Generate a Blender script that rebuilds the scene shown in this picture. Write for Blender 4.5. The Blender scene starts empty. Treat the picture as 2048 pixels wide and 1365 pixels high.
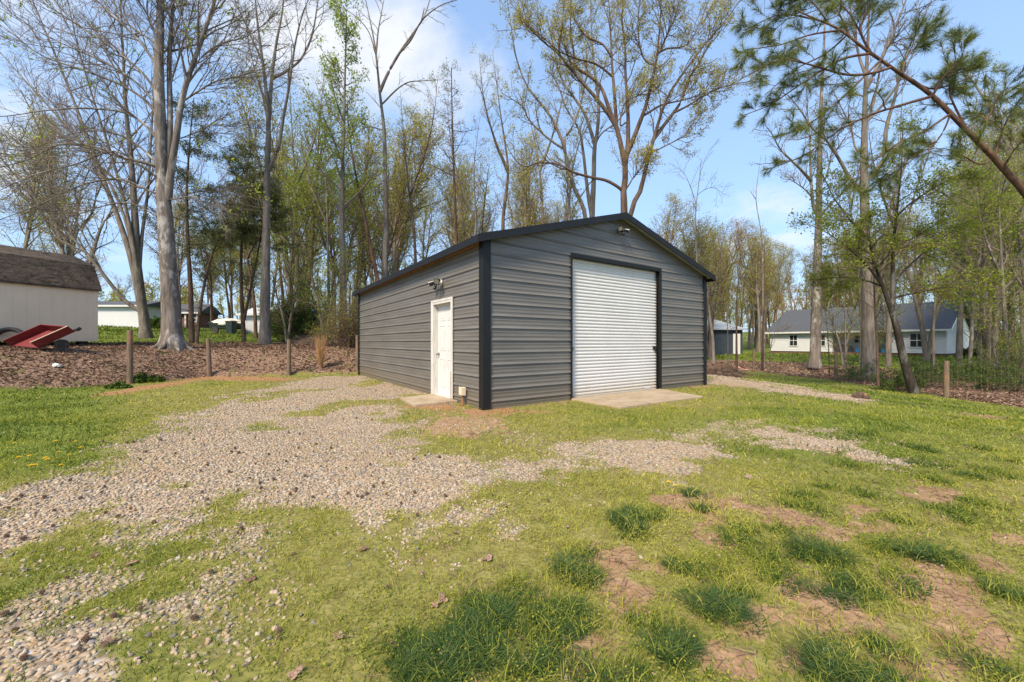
import bpy, bmesh, math, random
import numpy as np
from mathutils import Vector, Matrix
R_ = math.radians
C = bpy.context.scene.collection
scene = bpy.context.scene

# ------------------------------------------------------------------ camera, sky, sun, exposure
F, CX, HY, CAMZ = 778.0, 1024.0, 685.0, 1.24          # pixels of the 2048-wide photograph, metres
cam = bpy.data.cameras.new('camera'); cam_o = bpy.data.objects.new('camera', cam); C.objects.link(cam_o)
cam_o.location = (0, 0, CAMZ); cam_o.rotation_euler = (R_(90), 0, 0)
cam.sensor_width = 36; cam.lens = F/2048*36; cam.shift_y = (HY-682.5)/2048
cam.clip_start = 0.05; cam.clip_end = 1500
scene.camera = cam_o
scene.view_settings.view_transform = 'Standard'; scene.view_settings.look = 'None'
scene.view_settings.gamma = 1; scene.view_settings.exposure = 1.5
SUN_EL, SUN_AZ = 47, 207          # azimuth clockwise from +Y: the sun stands behind the camera, to its left
world = bpy.data.worlds.new('World'); scene.world = world; world.use_nodes = True
wn, wl = world.node_tree.nodes, world.node_tree.links
wn.clear()
wo = wn.new('ShaderNodeOutputWorld'); bg = wn.new('ShaderNodeBackground'); bg.inputs['Strength'].default_value = 0.13
sky = wn.new('ShaderNodeTexSky'); sky.sky_type = 'NISHITA'; sky.sun_disc = False
sky.sun_elevation = R_(SUN_EL); sky.sun_rotation = R_(SUN_AZ); sky.altitude = 200; sky.air_density = 1.0; sky.dust_density = 0.6; sky.ozone_density = 1.4
tc = wn.new('ShaderNodeTexCoord'); sep = wn.new('ShaderNodeSeparateXYZ'); wl.new(tc.outputs['Generated'], sep.inputs[0])
def wmath(op, a, b=None, clamp=False):
    n = wn.new('ShaderNodeMath'); n.operation = op; n.use_clamp = clamp
    for i, v in enumerate((a, b)):
        if v is None: continue
        if isinstance(v, (int, float)): n.inputs[i].default_value = v
        else: wl.new(v, n.inputs[i])
    return n.outputs[0]
zz = wmath('ADD', wmath('MAXIMUM', sep.outputs[2], 0.0), 0.12)
cxyz = wn.new('ShaderNodeCombineXYZ')
wl.new(wmath('DIVIDE', sep.outputs[0], zz), cxyz.inputs[0]); wl.new(wmath('DIVIDE', sep.outputs[1], zz), cxyz.inputs[1])
cn = wn.new('ShaderNodeTexNoise'); cn.inputs['Scale'].default_value = 1.15; cn.inputs['Detail'].default_value = 9; cn.inputs['Roughness'].default_value = 0.58
cn.inputs['Distortion'].default_value = 0.4
wl.new(cxyz.outputs[0], cn.inputs['Vector'])
def blob(px, py, size, amount):          # a bank of cloud in one direction of the sky
    d = Vector(((px-CX)/F, 1, (HY-py)/F)).normalized()
    v = wn.new('ShaderNodeVectorMath'); v.operation = 'DISTANCE'; wl.new(tc.outputs['Generated'], v.inputs[0]); v.inputs[1].default_value = d
    m = wn.new('ShaderNodeMapRange'); m.interpolation_type = 'SMOOTHSTEP'; wl.new(v.outputs['Value'], m.inputs[0])
    m.inputs[1].default_value = 0; m.inputs[2].default_value = size; m.inputs[3].default_value = amount; m.inputs[4].default_value = 0
    return m.outputs[0]
acc = cn.outputs['Fac']
for b in ((560, 60, .38, .20), (800, 120, .30, .17), (930, 110, .22, .07), (60, 60, .35, .10), (1560, 440, .16, .07), (1800, 560, .5, .10), (150, 560, .5, .10)):
    acc = wmath('ADD', acc, blob(*b))
mr = wn.new('ShaderNodeMapRange'); mr.interpolation_type = 'SMOOTHSTEP'; wl.new(acc, mr.inputs[0])
mr.inputs[1].default_value = 0.585; mr.inputs[2].default_value = 0.82; mr.inputs[3].default_value = 0; mr.inputs[4].default_value = 0.95
veil = wn.new('ShaderNodeMapRange'); wl.new(sep.outputs[2], veil.inputs[0])      # thin high cloud, thicker towards the horizon
veil.inputs[1].default_value = 0.0; veil.inputs[2].default_value = 0.62; veil.inputs[3].default_value = 0.85; veil.inputs[4].default_value = 0.45
vm = wn.new('ShaderNodeMix'); vm.data_type = 'RGBA'; wl.new(veil.outputs[0], vm.inputs['Factor']); wl.new(sky.outputs[0], vm.inputs['A']); vm.inputs['B'].default_value = (1.15, 1.75, 2.7, 1)
fac = mr.outputs[0]
mx = wn.new('ShaderNodeMix'); mx.data_type = 'RGBA'; wl.new(fac, mx.inputs['Factor'])
wl.new(vm.outputs['Result'], mx.inputs['A']); mx.inputs['B'].default_value = (2.75, 2.8, 2.9, 1)
wl.new(mx.outputs['Result'], bg.inputs['Color']); wl.new(bg.outputs[0], wo.inputs[0])
sun = bpy.data.lights.new('sun', 'SUN'); sun.energy = 2.25; sun.angle = R_(12); sun.color = (1, .86, .67)
sun_o = bpy.data.objects.new('sun', sun); C.objects.link(sun_o)
az, el = R_(SUN_AZ), R_(SUN_EL)
sdir = Vector((math.sin(az)*math.cos(el), math.cos(az)*math.cos(el), math.sin(el)))
sun_o.rotation_euler = sdir.to_track_quat('Z', 'Y').to_euler()
scene.cycles.max_bounces = 6; scene.cycles.diffuse_bounces = 3; scene.cycles.glossy_bounces = 2
scene.cycles.transparent_max_bounces = 8; scene.cycles.transmission_bounces = 3

# ------------------------------------------------------------------ materials
def mat(name):
    m = bpy.data.materials.new(name); m.use_nodes = True
    nt = m.node_tree; b = nt.nodes['Principled BSDF']
    return m, nt, b
def _in(nt, sock, v):
    if isinstance(v, (int, float)): sock.default_value = v
    elif isinstance(v, (tuple, list)): sock.default_value = (*v, 1) if len(v) == 3 and sock.type == 'RGBA' else v
    else: nt.links.new(v, sock)
def noise(nt, scale, detail=4, rough=.55, vec=None, stretch=None, coord='Object'):
    n = nt.nodes.new('ShaderNodeTexNoise'); n.inputs['Scale'].default_value = scale; n.inputs['Detail'].default_value = detail; n.inputs['Roughness'].default_value = rough
    t = nt.nodes.new('ShaderNodeTexCoord'); v = vec or t.outputs[coord]
    if stretch:
        mp = nt.nodes.new('ShaderNodeMapping'); mp.inputs['Scale'].default_value = stretch; nt.links.new(v, mp.inputs[0]); v = mp.outputs[0]
    nt.links.new(v, n.inputs['Vector']); return n.outputs['Fac']
def ramp(nt, fac, stops):
    r = nt.nodes.new('ShaderNodeValToRGB'); nt.links.new(fac, r.inputs[0])
    e = r.color_ramp.elements
    while len(e) < len(stops): e.new(.5)
    for i, (p, c) in enumerate(stops):
        e[i].position = p; e[i].color = (*c, 1) if len(c) == 3 else c
    return r.outputs[0]
def rng_(nt, fac, a, b, c=0., d=1.):
    m = nt.nodes.new('ShaderNodeMapRange'); m.interpolation_type = 'SMOOTHSTEP'; nt.links.new(fac, m.inputs[0])
    for i, v in enumerate((a, b, c, d)): m.inputs[i+1].default_value = v
    return m.outputs[0]
def mixc(nt, fac, a, b, mode='MIX'):
    m = nt.nodes.new('ShaderNodeMix'); m.data_type = 'RGBA'; m.blend_type = mode
    _in(nt, m.inputs['Factor'], fac); _in(nt, m.inputs['A'], a); _in(nt, m.inputs['B'], b); return m.outputs['Result']
def mth(nt, op, a, b=0., clamp=False):
    m = nt.nodes.new('ShaderNodeMath'); m.operation = op; m.use_clamp = clamp; _in(nt, m.inputs[0], a); _in(nt, m.inputs[1], b); return m.outputs[0]
def bump(nt, b, h, strength, dist=.01):
    n = nt.nodes.new('ShaderNodeBump'); n.inputs['Strength'].default_value = strength; n.inputs['Distance'].default_value = dist
    nt.links.new(h, n.inputs['Height']); nt.links.new(n.outputs[0], b.inputs['Normal'])
def attr(nt, name):
    a = nt.nodes.new('ShaderNodeAttribute'); a.attribute_name = name; return a.outputs['Fac']

def plain(name, col, rough=.6, var=.15, scale=6, metal=0., spec=.4, stretch=None, dirt=None, bmp=0.):
    m, nt, b = mat(name)
    f = noise(nt, scale, 5, .6, stretch=stretch)
    lo = tuple(c*(1-var) for c in col); hi = tuple(min(1, c*(1+var)) for c in col)
    c = ramp(nt, f, [(.3, lo), (.7, hi)])
    if dirt:
        c = mixc(nt, rng_(nt, noise(nt, scale*.37, 6, .7), .5, .72, 0, dirt[1]), c, dirt[0])
    nt.links.new(c, b.inputs['Base Color']); b.inputs['Roughness'].default_value = rough; b.inputs['Metallic'].default_value = metal
    b.inputs['Specular IOR Level'].default_value = spec
    if bmp: bump(nt, b, noise(nt, scale*6, 5, .6, stretch=stretch), bmp, .01)
    return m
def bark(name, dark, light, lichen=None, ridge=1., scale=1.):
    m, nt, b = mat(name)
    f = noise(nt, 9*scale, 7, .65, stretch=(1, 1, .16))
    c = ramp(nt, f, [(.32, dark), (.52, tuple((a+d)/2 for a, d in zip(dark, light))), (.68, light)])
    big = noise(nt, 1.1, 4, .6)
    c = mixc(nt, rng_(nt, big, .4, .7, 0, .45), c, tuple(x*.55 for x in dark))
    if lichen:
        lf = noise(nt, 2.6, 7, .68, stretch=(1, 1, .45))
        c = mixc(nt, rng_(nt, lf, .52, .62, 0, .75), c, lichen)
    nt.links.new(c, b.inputs['Base Color']); b.inputs['Roughness'].default_value = .95; b.inputs['Specular IOR Level'].default_value = .15
    bump(nt, b, noise(nt, 16*scale, 6, .7, stretch=(1, 1, .14)), .9*ridge, .03)
    return m
def leafy(name, stops, trans=.35, rough=.6):
    m, nt, b = mat(name)
    c = ramp(nt, attr(nt, 'tint'), stops)
    nt.links.new(c, b.inputs['Base Color']); b.inputs['Roughness'].default_value = rough; b.inputs['Specular IOR Level'].default_value = .2
    tr = nt.nodes.new('ShaderNodeBsdfTranslucent'); nt.links.new(c, tr.inputs[0])
    mxs = nt.nodes.new('ShaderNodeMixShader'); mxs.inputs[0].default_value = trans
    nt.links.new(b.outputs[0], mxs.inputs[1]); nt.links.new(tr.outputs[0], mxs.inputs[2])
    nt.links.new(mxs.outputs[0], nt.nodes['Material Output'].inputs[0])
    return m

M = {}
M['bark_pale'] = bark('bark_pale', (.10, .082, .066), (.27, .23, .195), (.42, .39, .35))
M['bark_grey'] = bark('bark_grey', (.095, .08, .064), (.275, .235, .195))
M['bark_brown'] = bark('bark_brown', (.06, .04, .028), (.20, .135, .095))
M['bark_dark'] = bark('bark_dark', (.026, .021, .017), (.078, .062, .05), (.15, .15, .13))
M['bark_pine'] = bark('bark_pine', (.05, .03, .02), (.24, .14, .095), scale=.6, ridge=1.4)
M['bark_far'] = bark('bark_far', (.14, .115, .092), (.30, .255, .21))
M['twig_grey'] = plain('twig_grey', (.18, .142, .11), .9, .3, 3, spec=.1)
M['twig_brown'] = plain('twig_brown', (.145, .10, .073), .9, .3, 3, spec=.1)
M['leaf_bright'] = leafy('leaf_bright', [(0, (.15, .22, .015)), (.5, (.29, .37, .03)), (1, (.44, .49, .06))], .55)
M['leaf_elm'] = leafy('leaf_elm', [(0, (.14, .19, .016)), (.5, (.25, .31, .027)), (1, (.37, .40, .05))], .55)
M['leaf_yellow'] = leafy('leaf_yellow', [(0, (.26, .21, .025)), (.5, (.44, .38, .05)), (1, (.56, .51, .10))], .52)
M['leaf_olive'] = leafy('leaf_olive', [(0, (.20, .20, .025)), (.5, (.35, .35, .05)), (1, (.50, .48, .09))], .52)
M['leaf_orange'] = leafy('leaf_orange', [(0, (.30, .15, .05)), (.5, (.44, .26, .08)), (1, (.54, .38, .11))], .52)
M['leaf_dark'] = leafy('leaf_dark', [(0, (.055, .07, .026)), (.5, (.11, .128, .042)), (1, (.20, .205, .065))], .35)
M['needle'] = leafy('needle', [(0, (.07, .09, .025)), (.5, (.155, .19, .045)), (1, (.29, .31, .08))], .35)
M['leaf_bush'] = leafy('leaf_bush', [(0, (.04, .08, .012)), (.5, (.085, .14, .02)), (1, (.15, .21, .04))], .35)
M['leaf_brown'] = leafy('leaf_brown', [(0, (.07, .04, .028)), (.5, (.15, .085, .055)), (1, (.24, .15, .09))], .25)
M['black_trim'] = plain('black_trim', (.009, .009, .009), .5, .15, 8, spec=.35, dirt=((.03, .027, .024), .25))
M['white_paint'] = plain('white_paint', (.62, .61, .58), .5, .03, 5, dirt=((.5, .43, .34), .35))
M['white_siding'] = plain('white_siding', (.58, .585, .59), .6, .04, 2)
M['window_glass'] = plain('window_glass', (.02, .025, .03), .12, .3, 1.5, spec=.7)
M['steel'] = plain('steel', (.32, .31, .29), .4, .2, 20, metal=.8)
M['black_plastic'] = plain('black_plastic', (.018, .018, .02), .35, .2, 20)
M['shingle_grey'] = plain('shingle_grey', (.075, .08, .09), .9, .35, 14, stretch=(1, 3, 3), bmp=.4)
M['metal_roof'] = plain('metal_roof', (.30, .33, .37), .45, .08, 3)
M['slate_siding'] = plain('slate_siding', (.04, .053, .072), .6, .1, 3)
M['brick'] = plain('brick', (.15, .075, .055), .9, .3, 12)
M['wood_post'] = plain('wood_post', (.17, .12, .08), .9, .35, 5, stretch=(5, 5, .5), dirt=((.40, .17, .06), .7), bmp=.5)
M['wire'] = plain('wire', (.20, .19, .18), .5, .1, 8, metal=.5)
M['red_paint'] = plain('red_paint', (.16, .016, .017), .5, .2, 5, dirt=((.12, .04, .03), .5))
M['tan_siding'] = plain('tan_siding', (.72, .57, .40), .75, .05, 1.4, dirt=((.38, .31, .24), .4))
M['rubber'] = plain('rubber', (.05, .043, .04), .85, .3, 8)
M['tarp'] = plain('tarp', (.62, .57, .48), .7, .15, 4)
M['blue_plastic'] = plain('blue_plastic', (.03, .17, .33), .5, .1, 5)
M['stone_pink'] = plain('stone_pink', (.40, .20, .16), .85, .2, 5)
M['gravel_grey'] = plain('gravel_grey', (.27, .2, .14), .85, .25, 12)
M['bin_green'] = plain('bin_green', (.02, .035, .032), .5, .2, 4)

# grey ribbed panels: film of dust at the foot, faint vertical weathering
m, nt, b = mat('ribbed_metal')
c = ramp(nt, noise(nt, 1.4, 5, .6, stretch=(.5, .5, 4)), [(.3, (.122, .113, .101)), (.7, (.168, .157, .140))])
c = mixc(nt, rng_(nt, noise(nt, 3, 6, .7, stretch=(2.5, 2.5, .25)), .5, .75, 0, .3), c, (.13, .115, .092))
t = nt.nodes.new('ShaderNodeTexCoord'); s = nt.nodes.new('ShaderNodeSeparateXYZ'); nt.links.new(t.outputs['Object'], s.inputs[0])
foot = rng_(nt, mth(nt, 'ADD', s.outputs[2], mth(nt, 'MULTIPLY', noise(nt, 5, 5, .6), .6)), .15, .9, .8, 0)
c = mixc(nt, foot, c, (.15, .115, .075))
nt.links.new(c, b.inputs['Base Color']); b.inputs['Roughness'].default_value = .34; b.inputs['Specular IOR Level'].default_value = .5
bump(nt, b, noise(nt, 2.2, 3, .5), .3, .02)
M['ribbed_metal'] = m
m, nt, b = mat('roller_white')
c = ramp(nt, noise(nt, 1.5, 4, .5), [(.3, (.59, .575, .54)), (.7, (.65, .635, .60))])
t = nt.nodes.new('ShaderNodeTexCoord'); s = nt.nodes.new('ShaderNodeSeparateXYZ'); nt.links.new(t.outputs['Object'], s.inputs[0])
foot = rng_(nt, mth(nt, 'ADD', s.outputs[2], mth(nt, 'MULTIPLY', noise(nt, 3, 6, .65, stretch=(3, 3, .6)), .35)), .12, .6, .85, 0)
c = mixc(nt, foot, c, (.50, .42, .31))
nt.links.new(c, b.inputs['Base Color']); b.inputs['Roughness'].default_value = .42
M['roller_white'] = m
m, nt, b = mat('concrete')
c = ramp(nt, noise(nt, 2.3, 7, .65), [(.3, (.29, .215, .13)), (.6, (.40, .31, .205)), (.8, (.45, .37, .26))])
c = mixc(nt, rng_(nt, noise(nt, 1.7, 6, .7, stretch=(1, 2, 1)), .56, .66, 0, .6), c, (.16, .10, .06))
nt.links.new(c, b.inputs['Base Color']); b.inputs['Roughness'].default_value = .9; bump(nt, b, noise(nt, 60, 5, .6), .3, .004)
M['concrete'] = m
m, nt, b = mat('mossy_shingle')
c = ramp(nt, noise(nt, 7, 6, .7, stretch=(1, .5, 2)), [(.38, (.02, .015, .012)), (.5, (.075, .052, .036)), (.62, (.11, .08, .055))])
c = mixc(nt, rng_(nt, noise(nt, 2.2, 7, .7), .52, .62, 0, .8), c, (.025, .027, .01))
c = mixc(nt, rng_(nt, noise(nt, 11, 6, .7), .6, .68, 0, .7), c, (.26, .15, .09))
nt.links.new(c, b.inputs['Base Color']); b.inputs['Roughness'].default_value = .95; bump(nt, b, noise(nt, 12, 6, .7), .8, .03)
M['mossy_shingle'] = m
# frame timber with rust-coloured rot at the foot
m, nt, b = mat('worn_frame')
c = ramp(nt, noise(nt, 8, 6, .65, stretch=(2, 2, .3)), [(.3, (.50, .47, .42)), (.6, (.61, .59, .55))])
c = mixc(nt, rng_(nt, noise(nt, 13, 6, .7, stretch=(3, 3, .25)), .56, .64, 0, .7), c, (.33, .25, .17))
nt.links.new(c, b.inputs['Base Color']); b.inputs['Roughness'].default_value = .7
M['worn_frame'] = m
M['rotten_wood'] = plain('rotten_wood', (.30, .15, .065), .9, .4, 9, stretch=(3, 3, .4), dirt=((.10, .05, .03), .7))
# ------------------------------------------------------------------ names, labels and small mesh helpers
def tag(o, label=None, cat=None, group=None, kind=None):
    if label: o['label'] = label
    if cat: o['category'] = cat
    if group: o['group'] = group
    if kind: o['kind'] = kind
    return o
def empty(name, loc, label, cat, group=None, rz=0.):
    o = bpy.data.objects.new(name, None); C.objects.link(o); o.location = loc; o.rotation_euler = (0, 0, rz); o.empty_display_size = .2
    return tag(o, label, cat, group)
class MB:                                             # collects simple solids into ONE mesh
    def __init__(s): s.v, s.f, s.m = [], [], []
    def poly(s, pts, mi=0):
        n = len(s.v); s.v += [tuple(p) for p in pts]; s.f.append(tuple(range(n, n+len(pts)))); s.m.append(mi)
    def box(s, a, b, mi=0):
        x0, y0, z0 = a; x1, y1, z1 = b; n = len(s.v)
        s.v += [(x0,y0,z0),(x1,y0,z0),(x1,y1,z0),(x0,y1,z0),(x0,y0,z1),(x1,y0,z1),(x1,y1,z1),(x0,y1,z1)]
        s.f += [tuple(n+i for i in q) for q in ((0,3,2,1),(4,5,6,7),(0,1,5,4),(1,2,6,5),(2,3,7,6),(3,0,4,7))]; s.m += [mi]*6
    def prism(s, pts, ext, mi=0):                     # a closed outline pushed along a vector
        n = len(s.v); k = len(pts); e = Vector(ext)
        s.v += [tuple(p) for p in pts] + [tuple(Vector(p)+e) for p in pts]
        s.f += [tuple(range(n+k-1, n-1, -1)), tuple(range(n+k, n+2*k))] + [(n+i, n+(i+1)%k, n+k+(i+1)%k, n+k+i) for i in range(k)]; s.m += [mi]*(k+2)
    def bar(s, p, q, w, h, up=(0, 0, 1), mi=0):       # box of section w x h from p to q
        p, q, up = Vector(p), Vector(q), Vector(up); d = (q-p).normalized(); sx = d.cross(up).normalized(); u = sx.cross(d)
        c = [sx*a*w/2+u*b_*h/2 for a, b_ in ((-1,-1),(1,-1),(1,1),(-1,1))]
        s.prism([p+x for x in c], q-p, mi)
    def cyl(s, p, q, r0, r1=None, k=12, mi=0):
        p, q = Vector(p), Vector(q); r1 = r0 if r1 is None else r1; d = (q-p).normalized()
        a = d.orthogonal().normalized(); b_ = d.cross(a); n = len(s.v)
        for c, r in ((p, r0), (q, r1)):
            s.v += [tuple(c+(a*math.cos(t*2*math.pi/k)+b_*math.sin(t*2*math.pi/k))*r) for t in range(k)]
        s.f += [(n+i, n+(i+1)%k, n+k+(i+1)%k, n+k+i) for i in range(k)] + [tuple(range(n+k-1, n-1, -1)), tuple(range(n+k, n+2*k))]; s.m += [mi]*(k+2)
    def ball(s, c, r, k=10, j=6, mi=0, rnd=None, squash=(1, 1, 1)):
        n = len(s.v)
        for a in range(j+1):
            for t in range(k):
                th = math.pi*a/j; ph = 2*math.pi*t/k; rr = r*(1 if rnd is None else 1+rnd.uniform(-.18, .18))
                s.v.append((c[0]+rr*squash[0]*math.sin(th)*math.cos(ph), c[1]+rr*squash[1]*math.sin(th)*math.sin(ph), c[2]+rr*squash[2]*math.cos(th)))
        for a in range(j):
            for t in range(k): s.f.append((n+a*k+t, n+(a+1)*k+t, n+(a+1)*k+(t+1)%k, n+a*k+(t+1)%k)); s.m.append(mi)
    def build(s, name, mats, parent=None, bevel=0., smooth=False, loc=None):
        me = bpy.data.meshes.new(name); me.from_pydata(s.v, [], s.f)
        for x in (mats if isinstance(mats, (list, tuple)) else [mats]): me.materials.append(x)
        me.polygons.foreach_set('material_index', s.m)
        if smooth: me.polygons.foreach_set('use_smooth', [True]*len(me.polygons))
        me.validate(); me.update()
        o = bpy.data.objects.new(name, me); C.objects.link(o)
        if parent: o.parent = parent
        if loc: o.location = loc
        if bevel:
            bm = o.modifiers.new('bevel', 'BEVEL'); bm.width = bevel; bm.segments = 2; bm.limit_method = 'ANGLE'
        return o
class Geo:                                            # large meshes straight from arrays (quads only)
    def __init__(s): s.v, s.q, s.m, s.t, s.n = [], [], [], [], 0
    def add(s, V, Q, mi=0, tint=None):
        V = np.asarray(V, np.float32).reshape(-1, 3); Q = np.asarray(Q, np.int64).reshape(-1, 4)
        s.v.append(V); s.q.append(Q+s.n); s.m.append(np.full(len(Q), mi, np.int32)); s.n += len(V)
        s.t.append(np.full(len(Q), .5, np.float32) if tint is None else np.asarray(tint, np.float32))
    def build(s, name, mats, parent=None, origin=(0, 0, 0), smooth=True, loc=None):
        V = np.concatenate(s.v)-np.asarray(origin, np.float32); Q = np.concatenate(s.q).astype(np.int32); me = bpy.data.meshes.new(name)
        me.vertices.add(len(V)); me.vertices.foreach_set('co', V.ravel())
        me.loops.add(Q.size); me.loops.foreach_set('vertex_index', Q.ravel())
        me.polygons.add(len(Q)); me.polygons.foreach_set('loop_start', np.arange(0, Q.size, 4, dtype=np.int32))
        me.polygons.foreach_set('material_index', np.concatenate(s.m))
        me.polygons.foreach_set('use_smooth', np.full(len(Q), smooth))
        a = me.attributes.new('tint', 'FLOAT', 'FACE'); a.data.foreach_set('value', np.concatenate(s.t))
        for x in mats: me.materials.append(x)
        me.update(calc_edges=True)
        o = bpy.data.objects.new(name, me); C.objects.link(o)
        if parent: o.parent = parent
        if loc is not None: o.location = loc
        return o

# ------------------------------------------------------------------ lie of the land
def sm(t): t = np.clip(t, 0, 1); return t*t*(3-2*t)
def _hash(ix, iy, seed):
    n = (ix*374761393 + iy*668265263 + seed*1442695041) & 0xffffffff
    n = ((n ^ (n >> 13))*1274126177) & 0xffffffff
    return ((n ^ (n >> 16)) & 0xffff)/65535.
def vnoise(x, y, seed=0):
    x, y = np.asarray(x, float), np.asarray(y, float); ix, iy = np.floor(x).astype(np.int64), np.floor(y).astype(np.int64); fx, fy = sm(x-ix), sm(y-iy)
    a, b = _hash(ix, iy, seed), _hash(ix+1, iy, seed); c, d = _hash(ix, iy+1, seed), _hash(ix+1, iy+1, seed)
    return (a*(1-fx)+b*fx)*(1-fy)+(c*(1-fx)+d*fx)*fy
def fbm(x, y, seed=0, o=4):
    s, a, t = 0., .5, 0.
    for i in range(o): s = s+a*vnoise(x*2**i, y*2**i, seed+i*17); t += a; a *= .55
    return s/t
def sdf(poly, x, y):                                  # > 0 inside
    x, y = np.asarray(x, float), np.asarray(y, float); d = np.full(x.shape, 1e9); ins = np.zeros(x.shape, bool); n = len(poly)
    for i in range(n):
        (ax, ay), (bx, by) = poly[i], poly[(i+1) % n]; ex, ey = bx-ax, by-ay
        t = np.clip(((x-ax)*ex+(y-ay)*ey)/(ex*ex+ey*ey+1e-12), 0, 1)
        d = np.minimum(d, (x-ax-t*ex)**2+(y-ay-t*ey)**2)
        cr = ((ay > y) != (by > y)) & (x < ex*(y-ay)/(by-ay if by != ay else 1e-12)+ax)
        ins ^= cr
    return np.where(ins, 1, -1)*np.sqrt(d)
LOT = [(-14.8,-60),(-13.5,7),(-12.7,9.65),(-11.45,11.6),(-11.0,14.2),(-8.3,14.5),(-5.9,15.4),(-2,17.5),(6,21),(13.9,23.5),(14.4,18),(13.5,12),(13.2,8),(13.8,-60)]
def H(x, y):
    x, y = np.asarray(x, float), np.asarray(y, float)
    d = np.maximum(-sdf(LOT, x, y), 0)
    wl_ = sm((5-x)/7)
    wob = (fbm(x*.35, y*.35, 5)-.5)
    bank = (.17*sm(d/.14)+.83*sm(d/3.0)+.050*np.clip(d-3, 0, 60))
    h = wl_*bank*(1+.12*wob)
    r = sm((x-5.2)/8.5)*sm((y-2)/6)
    far = np.hypot(x, y)
    h = h - .47*r + (1-wl_)*sm((far-24)/24)*.55*r + (1-wl_)*np.clip(far-58, 0, 200)*.035
    h = h + .03*(fbm(x*.8, y*.8, 3)-.5)*sm((np.abs(y-9)+np.abs(x-1))/2)
    return h
def h1(x, y): return float(H(np.array([x]), np.array([y]))[0])
def W(px, py, Z): return ((px-CX)/F*Z, Z, CAMZ+(HY-py)/F*Z)
def G(px, py):                                        # the spot of ground the photograph shows at a pixel
    h = 0.
    for _ in range(14):
        Z = min(max((CAMZ-h)*F/max(py-HY, 2), .5), 200); h = .5*h+.5*h1((px-CX)/F*Z, Z)
    return ((px-CX)/F*Z, Z)
def at(px, Z):                                        # ground point in a direction, at a depth
    x = (px-CX)/F*Z; return (x, Z, h1(x, Z))
def flatG(px, py): Z = CAMZ*F/(py-HY); return ((px-CX)/F*Z, Z)
GP = [[flatG(*p) for p in q] for q in (
  [(722,748),(640,752),(540,774),(430,804),(335,846),(235,880),(205,905),(150,960),(0,1005),(-200,1050),(-200,1180),(0,1150),(180,1125),(330,1105),(430,1068),(560,1015),(640,1025),(700,1040),(760,1062),(860,1075),(930,1052),(1010,985),(1090,962),(1120,930),(1050,915),(960,925),(870,905),(790,890),(745,880),(830,850),(800,820),(760,800),(830,792),(880,788)],
  [(-200,1180),(0,1200),(200,1212),(390,1222),(375,1270),(330,1365),(300,1500),(-200,1500)],
  [(1130,890),(1200,885),(1300,880),(1420,895),(1415,935),(1330,940),(1220,920),(1150,915)],
  [(1440,862),(1520,835),(1600,850),(1660,870),(1722,914),(1650,896),(1560,885),(1480,882)],
  [(1415,742),(1500,747),(1600,757),(1750,784),(1738,800),(1600,788),(1475,775),(1400,764)])]
MIXED = [([flatG(*p) for p in q], w) for q, w in (([(-200,1100),(180,1110),(430,1060),(540,1050),(470,1150),(400,1250),(-200,1250)], .78), ([(740,800),(900,800),(1120,880),(1150,930),(900,930),(760,890)], .28), ([(1380,850),(1520,830),(1480,900),(1130,945),(1080,900)], .5), ([(330,1215),(560,1180),(520,1300),(340,1400)], .42))]
def zone_gravel(x, y):
    d = np.full(np.shape(x), -9.)
    for p in GP: d = np.maximum(d, sdf(p, x, y))
    n = fbm(x*1.5, y*1.5, 11)-.5; n2 = fbm(x*5, y*5, 12)-.5
    m = sm((d+1.5*n+.9*n2+.34)/.75)
    mix = np.zeros(np.shape(x))
    for p, w in MIXED: mix = np.maximum(mix, w*sm((sdf(p, x, y)+.25)/.4)*sm((fbm(x*2.2, y*2.2, 27)-.38)/.2))
    m = np.maximum(m, mix)
    patch = sm((fbm(x*.9, y*.9, 23, 3)-.60)/.10)      # weedy patches inside the gravel
    return m*(1-.75*patch)
CLAY = [flatG(*p) for p in [(60,800),(130,791),(260,774),(340,760),(420,746),(560,753),(640,756),(560,768),(420,762),(300,785),(170,797)]]
BARE = [(930,850,70,20),(985,823,70,9),(880,815,60,8),(1960,812,75,6),(1880,985,70,16),(1460,1010,70,22),(1560,1035,55,20),(1420,1080,50,22),(1230,1130,60,26),(1250,1190,60,28),(1180,1290,60,26),(1500,1250,80,40),(1420,1320,120,40),(1650,1190,70,26),(1700,1260,90,36),(1900,1180,80,34),(1960,1280,90,44),(1840,1120,60,22),(1740,1060,50,16),(1720,1020,60,14),(2000,1080,60,26),(1600,1330,80,30),(1080,1190,40,20),(1330,1000,50,14),(1640,1080,55,18),(1180,1330,80,26),(1960,1130,60,20),(1780,1330,90,30)]
def zone_bare(x, y):
    h = CAMZ; d = sdf(CLAY, x, y); m = .85*sm((d+1.0*(fbm(x*1.2, y*1.2, 31)-.5)-.02)/.6)
    ys = np.maximum(y, .3); px = CX+F*x/ys; py = HY+F*CAMZ/ys; n = fbm(x*3, y*3, 33)-.5; nn = 2.6*n+2.4*(fbm(x*9, y*9, 34)-.5)
    for (bx, by, rx, ry) in BARE:
        e = np.hypot((px-bx-.5*(py-by))/rx, (py-by)/ry); m = np.maximum(m, .95*sm((1.52-e+nn)/1.0))
    thin = .5*sm((fbm(x*1.7, y*1.7, 37)-.54)/.12)*sm((fbm(x*8, y*8, 38)-.40)/.2)*(sdf(LOT, x, y) > .5)*sm((x+6)/3); m = np.maximum(m, thin)
    gar = sdf([(-.7,6.9),(-1.6,8.3),(-1.9,8.4),(-.9,6.7),(0,7.3),(5.9,11.0),(5.7,11.5)], x, y)
    return np.maximum(m, sm((gar+.02+.6*n)/.3)*.8)*(y > .3)
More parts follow.
